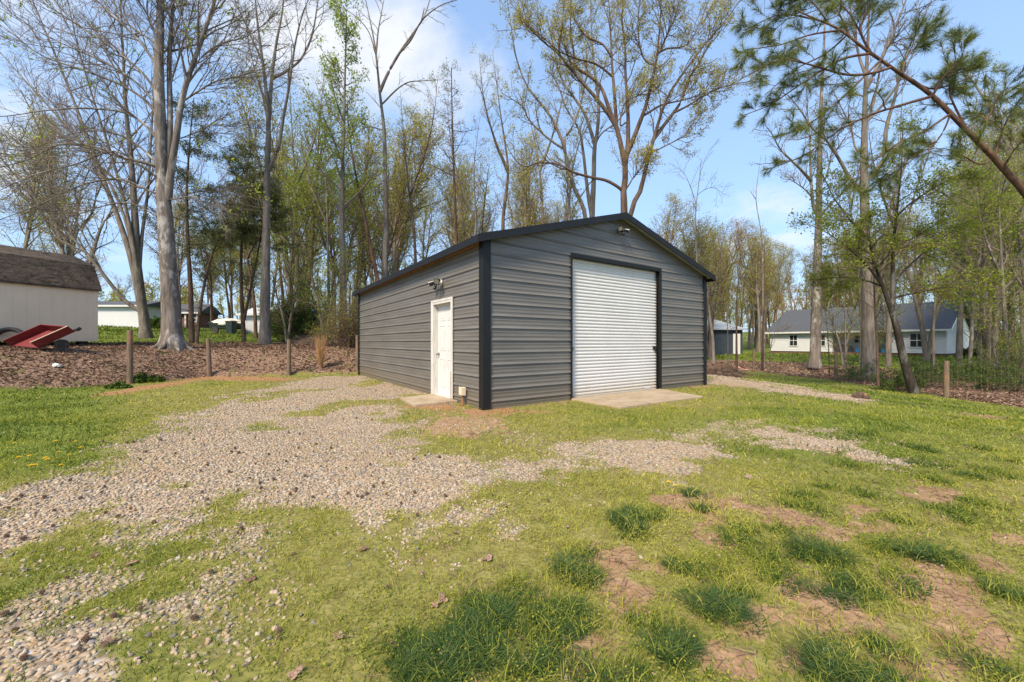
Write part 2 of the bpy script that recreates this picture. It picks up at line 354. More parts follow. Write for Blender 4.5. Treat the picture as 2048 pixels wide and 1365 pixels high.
def zone_leaf(x, y):
    d = -sdf(LOT, x, y); n = fbm(x*.7, y*.7, 41)-.5
    lim = np.where(x > 5, 7.0, np.where(x > -12, 9.5, 6.0))
    return sm((d+.5*n+.15)/.3)*(1-sm((d-lim+5*n)/2.5))
def zone_lush(x, y):                                  # where the lawn is green rather than yellow
    n = fbm(x*.45, y*.45, 51, 4)
    ys = np.maximum(y, .3); px = CX+F*x/ys; py = HY+F*CAMZ/ys
    left = sm((330-px)/200)*sm((990-py)/90); right = sm((px-1350)/300)*sm((1010-py)/150)
    out = sm((-sdf(LOT, x, y)-3)/3)
    return np.clip(np.maximum(sm((n-.52)/.16)*.38+.58*right, np.maximum(left*.95, out)), 0, 1)

def axis(parts): return np.unique(np.concatenate(parts).round(4))
gx = axis([np.arange(-15, 15, .075), -15-np.cumsum(1.09**np.arange(52)*.12), 15+np.cumsum(1.09**np.arange(52)*.12)])
gy = axis([np.arange(1, 9, .05), np.arange(9, 25, .11), np.arange(25, 60, .5), 60+np.cumsum(1.1**np.arange(40)*.8), np.arange(-20, 1, .7)])
XX, YY = np.meshgrid(gx, gy); ZZ = H(XX, YY); nx, ny = len(gx), len(gy)
gi = np.arange(nx*ny).reshape(ny, nx)
gg = Geo(); gg.add(np.stack([XX, YY, ZZ], -1), np.stack([gi[:-1,:-1], gi[:-1,1:], gi[1:,1:], gi[1:,:-1]], -1))
m, nt, b = mat('ground_cover')
fine, mid, big = noise(nt, 45, 6, .7), noise(nt, 9, 6, .65), noise(nt, 1.6, 5, .6)
tco = nt.nodes.new('ShaderNodeTexCoord')
def vor(scale, stretch=(1, 1, 1), feat='F1'):
    v = nt.nodes.new('ShaderNodeTexVoronoi'); v.inputs['Scale'].default_value = scale; v.feature = feat
    mp = nt.nodes.new('ShaderNodeMapping'); mp.inputs['Scale'].default_value = stretch; nt.links.new(tco.outputs['Object'], mp.inputs[0]); nt.links.new(mp.outputs[0], v.inputs[0]); return v
vg = vor(38); sepc = nt.nodes.new('ShaderNodeSeparateColor'); nt.links.new(vg.outputs['Color'], sepc.inputs[0])
grav = ramp(nt, sepc.outputs[0], [(0, (.15, .13, .115)), (.25, (.34, .265, .18)), (.5, (.40, .335, .25)), (.75, (.43, .315, .19)), (1, (.52, .48, .43))])
grav = mixc(nt, rng_(nt, vg.outputs['Distance'], .35, .7, 0, .55), grav, (.16, .11, .07))
grav = mixc(nt, rng_(nt, big, .42, .66, 0, .35), grav, (.40, .26, .14))
dry = ramp(nt, mid, [(.3, (.135, .11, .04)), (.5, (.21, .19, .055)), (.72, (.31, .265, .10))])
dry = mixc(nt, rng_(nt, fine, .45, .65, 0, .6), dry, (.15, .15, .035))
lush = ramp(nt, mid, [(.3, (.07, .105, .016)), (.55, (.14, .175, .027)), (.75, (.22, .22, .05))])
lush = mixc(nt, rng_(nt, fine, .5, .7, 0, .5), lush, (.21, .21, .06))
grass = mixc(nt, attr(nt, 'lush'), dry, lush)
clay = ramp(nt, mid, [(.3, (.22, .125, .065)), (.55, (.34, .21, .12)), (.75, (.44, .29, .18))])
clay = mixc(nt, rng_(nt, fine, .5, .68, 0, .6), clay, (.19, .13, .075))
clay = mixc(nt, mth(nt, 'MULTIPLY', attr(nt, 'red'), .38), clay, ramp(nt, mid, [(.3, (.26, .10, .03)), (.7, (.40, .17, .06))]))
vl = vor(24, (1, 1.7, 1)); sepl = nt.nodes.new('ShaderNodeSeparateColor'); nt.links.new(vl.outputs['Color'], sepl.inputs[0])
leaf = ramp(nt, sepl.outputs[0], [(0, (.085, .05, .034)), (.4, (.175, .107, .072)), (.75, (.26, .165, .112)), (1, (.38, .26, .18))])
leaf = mixc(nt, rng_(nt, fine, .45, .7, 0, .5), leaf, (.10, .065, .045))
leaf = mixc(nt, rng_(nt, big, .56, .68, 0, .65), leaf, (.13, .14, .04))
def edge(a, k): return rng_(nt, mth(nt, 'ADD', attr(nt, a), mth(nt, 'MULTIPLY', mth(nt, 'SUBTRACT', fine, .5), k)), .3, .7)
col = mixc(nt, edge('bare', 1.4), grass, clay)
col = mixc(nt, edge('gravel', 1.2), col, grav)
col = mixc(nt, edge('leaf', 1.0), col, leaf)
nt.links.new(col, b.inputs['Base Color']); b.inputs['Roughness'].default_value = .95; b.inputs['Specular IOR Level'].default_value = .1
bump(nt, b, mth(nt, 'ADD', mth(nt, 'MULTIPLY', fine, .6), mth(nt, 'SUBTRACT', mid, vg.outputs['Distance'])), .4, .02)
ground = gg.build('ground', [m]); tag(ground, 'patchy lawn, gravel and leaf covered ground of the yard', kind='structure')
for nm, fn in (('gravel', zone_gravel), ('bare', zone_bare), ('leaf', zone_leaf), ('lush', zone_lush), ('red', lambda x, y: np.maximum(sm((sdf(CLAY, x, y)+.8)/.6), sm((14-y)/2)*sm((y-6.3)/.8)*sm((1.5-x)/1.5)))):
    a = ground.data.attributes.new(nm, 'FLOAT', 'POINT'); a.data.foreach_set('value', fn(XX, YY).astype(np.float32).ravel())
# ------------------------------------------------------------------ the metal garage
GA = math.atan2(.5657, .8246); C0 = Vector((-.514, 7.14, 0)); GW, GL = 7.45, 9.49
def gw(x, y, z=0.): return (C0.x+.8246*x-.5657*y, C0.y+.5657*x+.8246*y, z)
gar = empty('metal_garage', C0, 'dark grey ribbed metal garage with black trim and a white roll-up door', 'garage', rz=GA)
EAVE, PEAK, OH = 3.15, 4.20, .2                        # roof underside at the walls, underside at the ridge, overhang
def roof_z(x): return EAVE+(PEAK-EAVE)*(1-abs(x-GW/2)/(GW/2))
def rib_profile(z0, z1):
    pts = []
    for k in range(-1, 22):
        zc = .14+k*.2286
        pts += [(zc-.018, 0), (zc-.009, .024), (zc-.002, .024), (zc+.034, 0), (zc+.062, 0), (zc+.072, .004), (zc+.09, .004), (zc+.10, 0), (zc+.132, 0), (zc+.142, .004), (zc+.16, .004), (zc+.17, 0)]
    pts = [p for p in pts if z0+.001 < p[0] < z1-.001]
    def off(z):
        zs = [p[0] for p in pts]
        return float(np.interp(z, zs, [p[1] for p in pts])) if pts else 0.
    return [(z0, off(z0))]+pts+[(z1, off(z1))]
def ribbed(mb, z0, z1, span, place):
    pr = rib_profile(z0, z1)
    for (za, oa), (zb, ob) in zip(pr, pr[1:]):
        a0, a1 = span(za); b0, b1 = span(zb)
        if a1-a0 < .002 and b1-b0 < .002: continue
        mb.poly([place(a0, oa, za), place(a1, oa, za), place(b1, ob, zb), place(b0, ob, zb)])
front = lambda t, o, z: (t, -o, z)
left = lambda t, o, z: (-o, t, z)
DX0, DX1, DZ = 2.15, 5.27, 3.10                        # roll-up door opening
SY0, SY1, SZ = 1.27, 2.35, 2.17                        # side door opening
mb = MB()
ribbed(mb, -.06, DZ, lambda z: (.03, DX0), front); ribbed(mb, -.06, DZ, lambda z: (DX1, GW-.03), front)
def gable(z):
    if z <= EAVE: return (.03, GW-.03)
    t = (z-EAVE)/(PEAK-EAVE)*GW/2; return (min(t, GW/2), max(GW-t, GW/2))
ribbed(mb, DZ, PEAK, gable, front); mb.build('wall', M['ribbed_metal'], gar)
mb = MB()
ribbed(mb, -.06, SZ, lambda z: (.03, SY0), lambda t, o, z: (-o, t, z)); ribbed(mb, -.06, SZ, lambda z: (SY1, GL), left); ribbed(mb, SZ, EAVE+.01, lambda z: (.03, GL), left)
mb.build('wall', M['ribbed_metal'], gar)
mb = MB(); ribbed(mb, -.3, EAVE+.01, lambda z: (.03, GL), lambda t, o, z: (GW+o, t, z)); mb.build('wall', M['ribbed_metal'], gar)
mb = MB(); ribbed(mb, -.3, PEAK, gable, lambda t, o, z: (t, GL+o, z)); mb.build('wall', M['ribbed_metal'], gar)
mb = MB(); mb.box((.05, .3, -.05), (GW-.05, GL-.05, .015)); mb.build('floor_slab', M['concrete'], gar)
# corner trim: folded black angle on each corner
for (x, y, sx, sy) in ((0, 0, 1, 1), (GW, 0, -1, 1), (0, GL, 1, -1), (GW, GL, -1, -1)):
    mb = MB(); o, w, t = .037, .125, .004
    p = [(x-o*sx, y-o*sy), (x+w*sx, y-o*sy), (x+w*sx, y-(o-t)*sy), (x-(o-t)*sx, y-(o-t)*sy), (x-(o-t)*sx, y+w*sy), (x-o*sx, y+w*sy)]
    if sx*sy < 0: p = p[::-1]
    mb.prism([(a, b_, -.07) for a, b_ in p], (0, 0, EAVE+.05+.02), 0); mb.build('corner_trim', M['black_trim'], gar)
# roof: two pitched slabs, ridge cap, rake and eave trims
sl = (PEAK-EAVE)/(GW/2)
roof = None
mb = MB()
for s in (-1, 1):
    xe = -OH if s < 0 else GW+OH; ze = EAVE-sl*OH
    mb.prism([(xe, -OH+.012, ze+.012), (GW/2, -OH+.012, PEAK+.012), (GW/2, -OH+.012, PEAK+.052), (xe, -OH+.012, ze+.052)], (0, GL+2*OH-.024, 0))
roof = mb.build('roof', M['metal_roof'], gar)
mb = MB()
for s in (-1, 1):
    xe = -OH-.01 if s < 0 else GW+OH+.01; ze = EAVE-sl*OH
    for y in (-OH-.012, GL+OH-.012):
        mb = MB(); mb.prism([(xe, y, ze-.075), (GW/2, y, PEAK-.068), (GW/2, y, PEAK+.075), (xe, y, ze+.068)], (0, .024, 0))
        y0, y1 = (y+.026, y+.10) if y < 0 else (y-.078, y-.002)
        mb.prism([(xe, y0, ze+.056), (GW/2, y0, PEAK+.056), (GW/2, y0, PEAK+.064), (xe, y0, ze+.064)], (0, y1-y0, 0)); mb.build('rake_trim', M['black_trim'], roof)
for s in (-1, 1):
    mb = MB(); xe = -OH if s < 0 else GW+OH; ze = EAVE-sl*OH
    mb.box((min(xe, xe+s*.022), -OH+.014, ze-.075), (max(xe, xe+s*.022), GL+OH-.014, ze+.06)); mb.build('eave_trim', M['black_trim'], roof)
mb = MB()
for s in (-1, 1): mb.prism([(GW/2, -OH+.016, PEAK+.066), (GW/2+s*.2, -OH+.016, PEAK+.066-sl*.2), (GW/2+s*.2, -OH+.016, PEAK+.072-sl*.2), (GW/2, -OH+.016, PEAK+.08)], (0, GL+2*OH-.032, 0))
mb.build('ridge_cap', M['black_trim'], roof)
mb = MB()                                              # timber strip under the left eave
mb.box((-.035, .12, EAVE-.085), (-.003, GL-.12, EAVE-.045)); mb.build('eave_strip', M['rotten_wood'], roof)
# roll-up door: corrugated curtain set back in a black frame
door = MB(); n = 40; pitch = (DZ-.06)/n; pr = []
for k in range(n):
    z = .045+k*pitch
    pr += [(z, .0), (z+pitch*.14, .0), (z+pitch*.36, .017), (z+pitch*.66, .017), (z+pitch*.97, .0)]
pr.append((DZ-.015, 0))
for (za, oa), (zb, ob) in zip(pr, pr[1:]):
    door.poly([(DX0+.01, .10-oa, za), (DX1-.01, .10-oa, za), (DX1-.01, .10-ob, zb), (DX0+.01, .10-ob, zb)])
rd = door.build('roller_door', M['roller_white'], gar)
mb = MB(); mb.box((DX0+.012, .065, .012), (DX1-.012, .10, .05)); mb.build('bottom_bar', M['roller_white'], rd, .004)
for x in (DX0+.03, DX1-.16):
    mb = MB(); mb.box((x, .055, 1.06), (x+.11, .082, 1.14)); mb.cyl((x+.05, .035, 1.10), (x+.05, .055, 1.10), .028); mb.bar((x-.01, .045, 1.10), (x+.13, .045, 1.10), .014, .03)
    mb.ball((x+.05, .03, 1.075), .025); mb.build('latch', M['steel'] if x < 3 else M['black_plastic'], rd)
mb = MB(); mb.box((DX1-.52, .06, .055), (DX1-.30, .064, .10)); mb.build('sticker', M['white_paint'], rd)
mb = MB()
mb.box((DX0-.02, -.032, -.05), (DX0+.03, -.026, DZ+.06)); mb.box((DX0+.0, -.026, -.05), (DX0+.008, .12, DZ))
mb.box((DX1-.035, -.034, -.05), (DX1+.055, -.028, DZ+.06)); mb.box((DX1-.008, -.028, -.05), (DX1, .12, DZ)); mb.box((DX1-.06, .03, -.05), (DX1-.01, .045, DZ-.03))
mb.box((DX0+.03, -.033, DZ-.025), (DX1-.035, -.027, DZ+.06)); mb.box((DX0+.008, -.027, DZ-.014), (DX1-.008, .12, DZ-.005))
mb.build('door_frame', M['black_trim'], gar)
# side door: six-panel leaf in a deep white frame
d0, d1 = SY0+.075, SY1-.075
mb = MB(); mb.box((.095, d0, .045), (.135, d1, SZ-.075)); sd = mb.build('entry_door', M['white_paint'], gar, .003)
wid = d1-d0
mb = MB()
for (a, b_) in ((.12, .43), (.57, .88)):
    for (z0, z1) in ((.22, .86), (1.05, 1.62), (1.73, 1.98)):
        y0, y1 = d0+a*wid, d0+b_*wid
        for q in ((y0, z0, y1, z0+.018), (y0, z1-.018, y1, z1), (y0, z0+.018, y0+.018, z1-.018), (y1-.018, z0+.018, y1, z1-.018)): mb.box((.087, q[0], q[1]), (.0955, q[2], q[3]))
        mb.box((.089, y0+.045, z0+.045), (.0955, y1-.045, z1-.045))
mb.build('moulding', M['white_paint'], sd, .003)
mb = MB(); ky = d1-.07; mb.cyl((.093, ky, .97), (.075, ky, .97), .033); mb.cyl((.075, ky, .97), (.05, ky, .97), .012); mb.ball((.035, ky, .97), .03); mb.build('door_knob', M['steel'], sd)
mb = MB()
mb.box((-.035, SY0, .0), (.14, SY0+.072, .62), 1); mb.box((-.035, SY0, .62), (.14, SY0+.072, SZ)); mb.box((-.035, SY1-.072, -.0), (.14, SY1, SZ)); mb.box((-.035, SY0+.072, SZ-.07), (.14, SY1-.072, SZ))
mb.box((.05, d0+.0, SZ-.105), (.092, d1, SZ-.071)); mb.box((-.02, SY0+.072, .0), (.14, SY1-.072, .04))
mb.box((-.042, SY0-.028, .04), (-.024, SY0+.02, SZ+.03)); mb.box((-.042, SY1-.02, .04), (-.024, SY1+.028, SZ+.03)); mb.box((-.042, SY0+.02, SZ-.02), (-.024, SY1-.02, SZ+.03))
mb.build('entry_frame', [M['worn_frame'], M['rotten_wood']], gar, .003)
# concrete pads
pad = [(-.95, .98), (-.035, 1.0), (-.035, 2.3), (-.88, 2.02)]
mb = MB(); mb.prism([(*gw(*p)[:2], -.05) for p in pad], (0, 0, .105)); tag(mb.build('concrete_pad', M['concrete'], None, .012), 'small stained concrete step pad in front of the white side door', 'concrete pad')
pad = [(2.13, -.04), (2.16, -1.34), (4.80, -1.44), (5.26, -.04)]
mb = MB(); mb.prism([(*gw(*p)[:2], -.05) for p in pad], (0, 0, .088)); tag(mb.build('concrete_pad', M['concrete'], None, .012), 'large tan concrete apron at the foot of the roll-up door', 'concrete pad')
# security lights
def sec_light(loc, rz, label, s=1.):
    e = empty('security_light', loc, label, 'security light', rz=rz); e.scale = (s,)*3
    mb = MB(); mb.cyl((0, 0, 0), (0, -.035, 0), .062, .055, 20); mb.build('mount', M['steel'] if s < 1.1 else M['white_paint'], e, .004)
    mb = MB(); mb.cyl((0, -.035, -.005), (0, -.10, -.02), .026, .03); mb.ball((0, -.11, -.02), .036); b0 = mb.build('body', M['black_plastic'], e, smooth=True)
    for sx in (-1, 1):
        mb = MB(); mb.cyl((sx*.02, -.09, 0), (sx*.085, -.085, .015), .014); mb.cyl((sx*.075, -.07, .03), (sx*.15, -.15, -.01), .03, .055, 16); h = mb.build('lamp_head', M['black_plastic'], e)
        mb = MB(); d = (Vector((sx*.15, -.15, -.01))-Vector((sx*.075, -.07, .03))).normalized(); p = Vector((sx*.15, -.15, -.01)); mb.cyl(p+d*.001, p+d*.006, .046, .046, 16); mb.build('lens', M['steel'], h)
    mb = MB(); mb.cyl((0, -.10, -.04), (0, -.115, -.10), .022, .03); mb.ball((0, -.118, -.105), .032); mb.build('motion_sensor', M['black_plastic'], e, smooth=True)
sec_light(gw(-.022, 1.85, 2.56), GA-math.pi/2, 'black twin head security light above the white side door', 1.25)
sec_light(gw(3.70, -.022, 3.88), GA, 'twin head security light high on the gable above the roll-up door', 1.0)
e = empty('outlet_post', gw(-.10, .66), 'small tan electrical box on a stub post by the garage corner', 'outlet box', rz=GA)
mb = MB(); mb.cyl((0, 0, -.1), (0, 0, .2), .022); mb.build('conduit', M['rotten_wood'], e)
mb = MB(); mb.box((-.045, -.055, .2), (.045, .055, .36)); bx_ = mb.build('box', M['tan_siding'], e, .006)
mb = MB(); mb.box((-.058, -.05, .215), (-.046, .05, .37)); mb.build('cover', M['tan_siding'], bx_, .004)

# ------------------------------------------------------------------ the gambrel shed, cart and tyre on the left bank
S0 = Vector((-16.1, 15.1)); S1 = Vector((-17.05, 11.9)); sdv = (S1-S0).normalized(); sn = Vector((sdv.y, -sdv.x))   # along the long wall, and into the shed
if sn.x > 0: sn = -sn
zb = 1.28; SLn = 4.6; SDp = 3.2
def sp(a, d, z): return (S0.x+sdv.x*a+sn.x*d, S0.y+sdv.y*a+sn.y*d, z)
she = empty('garden_shed', (*S0, 0), 'tan gambrel roof garden shed with a mossy brown shingle roof', 'shed')
def sp_(a, d, z): p = sp(a, d, z); return (p[0]-S0.x, p[1]-S0.y, p[2])
prof = [(0, zb), (0, zb+2.02), (.42, zb+2.86), (SDp/2, zb+3.28), (SDp-.42, zb+2.86), (SDp, zb+2.02), (SDp, zb)]
mb = MB(); mb.prism([sp_(0, d, z) for d, z in prof], (sdv.x*SLn, sdv.y*SLn, 0)); mb.build('wall', M['tan_siding'], she)
mb = MB()
rp = [(-.09, zb+1.93), (.38, zb+2.89), (SDp/2, zb+3.36), (SDp-.38, zb+2.89), (SDp+.09, zb+1.93)]
for (a, b_) in zip(rp, rp[1:]):
    mb.prism([sp_(-.1, a[0], a[1]), sp_(-.1, b_[0], b_[1]), sp_(-.1, b_[0], b_[1]+.07), sp_(-.1, a[0], a[1]+.07)], (sdv.x*(SLn+.2), sdv.y*(SLn+.2), 0))
mb.build('roof', M['mossy_shingle'], she)
mb = MB()
for a in (-.012,): mb.prism([sp_(a, -.02, zb), sp_(a+.13, -.02, zb), sp_(a+.13, -.002, zb), sp_(a, -.002, zb)], (0, 0, 1.98))
for k in range(1, 15):                                 # grooves between the siding sheets as raised battens
    mb.prism([sp_(k*.31, -.006, zb), sp_(k*.31+.012, -.006, zb), sp_(k*.31+.012, .001, zb), sp_(k*.31, .001, zb)], (0, 0, 1.98))
mb.build('corner_board', M['tan_siding'], she)
mb = MB()
for a in (.2, 1.6, 3.0, 4.3):
    for d in (.15, SDp-.3): mb = MB(); mb.prism([sp_(a, d, zb-.6), sp_(a+.25, d, zb-.6), sp_(a+.25, d+.2, zb-.6), sp_(a, d+.2, zb-.6)], (0, 0, .6)); mb.build('foundation_block', M['black_plastic'], she)
# red tipping cart
NB, FB, NF = Vector(W(135.5, 653, 12.0)), Vector(W(81, 648.5, 12.15)), Vector(W(60.5, 686, 11.6))
L_, A_ = NF-NB, FB-NB; FF = NF+A_; dn = L_.cross(A_).normalized()*.23
if dn.z > 0: dn = -dn
ct = empty('tipping_cart', tuple(NF+dn), 'faded red metal tipping cart lying nose down beside the tan shed', 'cart'); o0 = NF+dn
def board(name, p, q, mat_, par, t=.03, h=None):
    mb = MB(); hv = dn if h is None else h; inn = (hv.cross(q-p)).normalized()*t
    mb.prism([p-o0, q-o0, q+hv-o0, p+hv-o0], inn); return mb.build(name, mat_, par, .004)
board('side_panel', NB, NF, M['red_paint'], ct); board('side_panel', FF, FB, M['red_paint'], ct); board('end_panel', FB, NB, M['red_paint'], ct)
mb = MB(); mb.prism([NB+dn-o0, NF+dn-o0, FF+dn-o0, FB+dn-o0], dn.normalized()*.02); mb.build('bed', M['red_paint'], ct)
mb = MB(); mb.bar(NB-o0+Vector((0, 0, .01)), NF-o0+Vector((0, 0, .01)), .05, .02); mb.build('rim', M['tan_siding'], ct)
mid_ = (NB+FB)/2+dn
mb = MB(); mb.bar(mid_-o0-Vector((.5, .1, .3)), mid_-o0+Vector((.44, .1, .03)), .06, .06); mb.cyl(mid_-o0+Vector((.42, .1, .02)), mid_-o0+Vector((.49, .1, .06)), .05); mb.build('tow_bar', M['black_plastic'], ct)
mb = MB(); ax = A_.normalized(); pw = mid_-o0-Vector((.25, .05, .42))
for s in (-.42, .42): mb = MB(); mb.cyl(pw+ax*(s-.06), pw+ax*(s+.05), .16, k=20); mb.build('wheel', M['rubber'], ct)
ty = W(24, 680, 12.75)
mb = MB(); k1, k2, R1, R2 = 40, 12, .35, .085
for i in range(k1):
    for j in range(k2):
        q = []
        for (a, b_) in ((i, j), (i+1, j), (i+1, j+1), (i, j+1)):
            th, ph = 2*math.pi*a/k1, 2*math.pi*b_/k2; r = R1+R2*math.cos(ph)*.85; q.append((r*math.cos(th), R2*1.25*math.sin(ph), r*math.sin(th)))
        mb.poly(q)
t_ = mb.build('worn_tyre', M['rubber'], None, loc=(ty[0]-.1, ty[1], ty[2])); t_.rotation_euler = (R_(-10), 0, R_(25)); tag(t_, 'large worn tyre leaning against the tan shed behind the red cart', 'tyre')
rnd = random.Random(5)
p = G(113, 696); mb = MB(); mb.ball((0, 0, .04), .09, 12, 8, 0, rnd, (1.3, .8, .65)); tag(mb.build('plastic_bag', M['white_paint'], None, smooth=False, loc=(W(113, 694, 11.3)[0], 11.3, h1(W(113, 694, 11.3)[0], 11.3))), 'crumpled white plastic bag lying in leaves below the red cart', 'bag')

# ------------------------------------------------------------------ wire fences on timber posts
def fence(name, label, spots, hgt, rad, wires=True):
    e = empty(name, (spots[0][0], spots[0][1], 0), label, 'fence'); ox, oy = spots[0][0], spots[0][1]; rr = random.Random(3)
    pts = []
    for (x, y, hh, lean) in spots:
        z = h1(x, y); mb = MB(); mb.cyl((x-ox, y-oy, z-.3), (x-ox+lean, y-oy, z+hh), rad*1.05, rad*.9, 14); mb.build('post', M['wood_post'], e, .008, smooth=False); pts.append((x-ox, y-oy, z, hh))
    if wires:
        mb = MB(); w = .0014
        for (a, b_) in zip(pts, pts[1:]):
            n = max(2, int(math.hypot(b_[0]-a[0], b_[1]-a[1])/.16))
            for k in range(9):
                zz_ = .05+k*.135; prev = None
                for i in range(0, n+1, 2):
                    t = i/n; x, y = a[0]+(b_[0]-a[0])*t, a[1]+(b_[1]-a[1])*t; g = max(a[2]+(b_[2]-a[2])*t, h1(x+ox, y+oy)-.1)
                    cur = (x, y, g+zz_)
                    if prev: mb.cyl(prev, cur, w, k=3)
                    prev = cur
            for i in range(1, n):
                t = i/n; x, y = a[0]+(b_[0]-a[0])*t, a[1]+(b_[1]-a[1])*t; g = max(a[2]+(b_[2]-a[2])*t, h1(x+ox, y+oy)-.1)
                mb.cyl((x, y, g+.03), (x, y, g+1.13), w, k=3)
        mb.build('wire_mesh', M['wire'], e)
    return e
p260, p420 = at(260, 11.6), at(420, 14.15)
fence('wire_fence', 'wire mesh fence on rough timber posts along the leafy bank left of the garage',
      [(-14.2, 6.3, 1.35, 0), (p260[0], 11.6, 1.6, .0), (p420[0], 14.15, 1.38, -.07), (at(578, 14.45)[0], 14.45, 1.33, .0), (at(715, 15.6)[0], 15.6, 1.33, .0)], 1.3, .074)
fence('wire_fence', 'wire mesh fence on grey timber posts at the wood edge right of the lawn',
      [(13.15, 7.6, 1.25, 0), (at(1893, 12.1)[0], 12.1, 1.13, 0), (at(1672, 17.6)[0], 17.6, 1.25, 0), (at(1507, 22.3)[0], 22.3, 1.3, .03)], 1.2, .07)

# ------------------------------------------------------------------ buildings beyond
def win(mb_parent, x0, x1, z0, z1, y, grid=True):
    f = MB(); t = .07
    f.box((x0-t, y-.05, z0-t), (x1+t, y-.012, z0)); f.box((x0-t, y-.05, z1), (x1+t, y-.012, z1+t)); f.box((x0-t, y-.05, z0), (x0, y-.012, z1)); f.box((x1, y-.05, z0), (x1+t, y-.012, z1))
    f.box((x0, y-.045, (z0+z1)/2-.03), (x1, y-.014, (z0+z1)/2+.03))
    if grid:
        f.box(((x0+x1)/2-.018, y-.043, z0), ((x0+x1)/2+.018, y-.016, (z0+z1)/2-.03)); f.box(((x0+x1)/2-.018, y-.043, (z0+z1)/2+.03), ((x0+x1)/2+.018, y-.016, z1))
    w = f.build('window', M['white_paint'], mb_parent)
    g = MB(); g.box((x0, y-.03, z0), (x1, y-.02, z1)); g.build('pane', M['window_glass'], w)
def siding(mb, x0, x1, z0, z1, y, step=.19):
    z = z0
    while z < z1-.01:
        zt = min(z+step, z1); mb.poly([(x0, y-.035, z), (x1, y-.035, z), (x1, y-.004, zt), (x0, y-.004, zt)]); mb.poly([(x0, y-.004, z), (x1, y-.004, z), (x1, y-.035, z), (x0, y-.035, z)]); z = zt
# white ranch house, turned so that its near end is the right gable
HA = R_(-57); hx, hy, hz = 28.0, 42.2, -.10; LW, HD, WT = 12.9, 9.6, 2.42
hc, hs_ = math.cos(HA), math.sin(HA)
def hw(x, y, z=0.): return (hx+hc*x-hs_*y, hy+hs_*x+hc*y, hz+z)
ho = empty('white_house', (hx, hy, hz), 'long white sided ranch house with a dark grey shingle roof and back porch', 'house', rz=HA)
px0, px1 = 5.3, 9.7                                    # porch recess
mb = MB(); siding(mb, 0, px0, .42, WT, 0); siding(mb, px1, LW, .42, WT, 0); siding(mb, px0, px1, .30, WT, 1.5)
mb.box((0, .002, .42), (px0, HD, WT-.02)); mb.box((px1, .002, .42), (LW-.03, HD, WT-.02)); mb.box((px0, 1.502, .3), (px1, HD, WT-.02))
def gside(z0, z1, step=.19):                           # lapped boards of the right gable end
    z = z0
    while z < z1-.02:
        zt = min(z+step, z1); f = lambda q: (0, HD) if q <= WT else ((q-WT)/2.35*HD/2, HD-(q-WT)/2.35*HD/2); (a0, a1), (b0, b1) = f(z), f(zt)
        mb.poly([(LW+.03, a0, z), (LW+.03, a1, z), (LW, b1, zt), (LW, b0, zt)]); mb.poly([(LW, a0, z), (LW, a1, z), (LW+.03, a1, z), (LW+.03, a0, z)]); z = zt
gside(.42, WT+2.2)
mb.box((LW-.08, -.045, .42), (LW+.045, -.037, WT)); mb.box((LW+.032, -.036, .42), (LW+.045, .12, WT))
mb.prism([(.05, .01, WT-.02), (.05, HD-.01, WT-.02), (.05, HD/2, WT+2.3)], (LW-.1, 0, 0)); mb.build('wall', M['white_siding'], ho)
mb = MB(); mb.box((.03, .03, -.6), (LW-.03, HD-.03, .42)); mb.build('foundation', M['brick'], ho)
mb = MB(); e_ = .42; zr = WT+2.45
for y0, y1 in ((-e_, HD/2), (HD+e_, HD/2)):
    zl = WT-.12; mb.prism([(-.35, y0, zl), (-.35, y1, zr), (-.35, y1, zr+.14), (-.35, y0, zl+.12)], (LW+.7, 0, 0))
rf = mb.build('roof', M['shingle_grey'], ho)
mb = MB(); mb.box((-.37, -e_-.05, WT-.17), (LW+.37, -e_-.005, WT-.01)); mb.build('gutter', M['white_paint'], rf)
mb = MB()
for y0 in (-e_, HD+e_): mb.prism([(LW+.355, y0, WT-.16), (LW+.355, HD/2, zr-.04), (LW+.355, HD/2, zr+.13), (LW+.355, y0, WT+.01)], (.03, 0, 0))
mb.build('barge_board', M['white_paint'], rf)
win(ho, 1.9, 2.55, 1.0, 2.05, -.03); win(ho, 4.3, 4.9, 1.0, 2.05, -.03); win(ho, 10.85, 11.65, .95, 2.05, -.03); win(ho, 6.75, 7.4, 1.3, 2.05, 1.47)
for x in (px0, px1-.16):
    mb = MB(); mb.box((x, .03, .2), (x+.16, .19, WT-.03)); mb.build('porch_post', M['white_paint'], ho)
mb = MB(); mb.box((px0+.17, .03, .1), (px1-.17, 1.48, .30)); mb.build('porch_floor', M['concrete'], ho)
for (x, mat_, nm, lab, sz) in ((7.35, 'blue_plastic', 'storage_bin', 'blue plastic bin standing on the porch of the white house', (.45, .4, .45)), (9.2, 'blue_plastic', 'cooler_box', 'pale blue cooler box by the right post of the house porch', (.55, .4, .4))):
    mb = MB(); sx, sy, sz_ = sz; mb.prism([(-sx/2*.9, -sy/2*.9, 0), (sx/2*.9, -sy/2*.9, 0), (sx/2, -sy/2, sz_), (-sx/2, -sy/2, sz_)], (0, sy, 0)); mb.box((-sx/2-.03, -sy/2-.03, sz_), (sx/2+.03, sy/2+.07, sz_+.06)); o = mb.build(nm, M[mat_], None, .01, loc=hw(x, .5, .305)); o.rotation_euler = (0, 0, HA); tag(o, lab, 'bin' if 'bin' in nm else 'cooler')
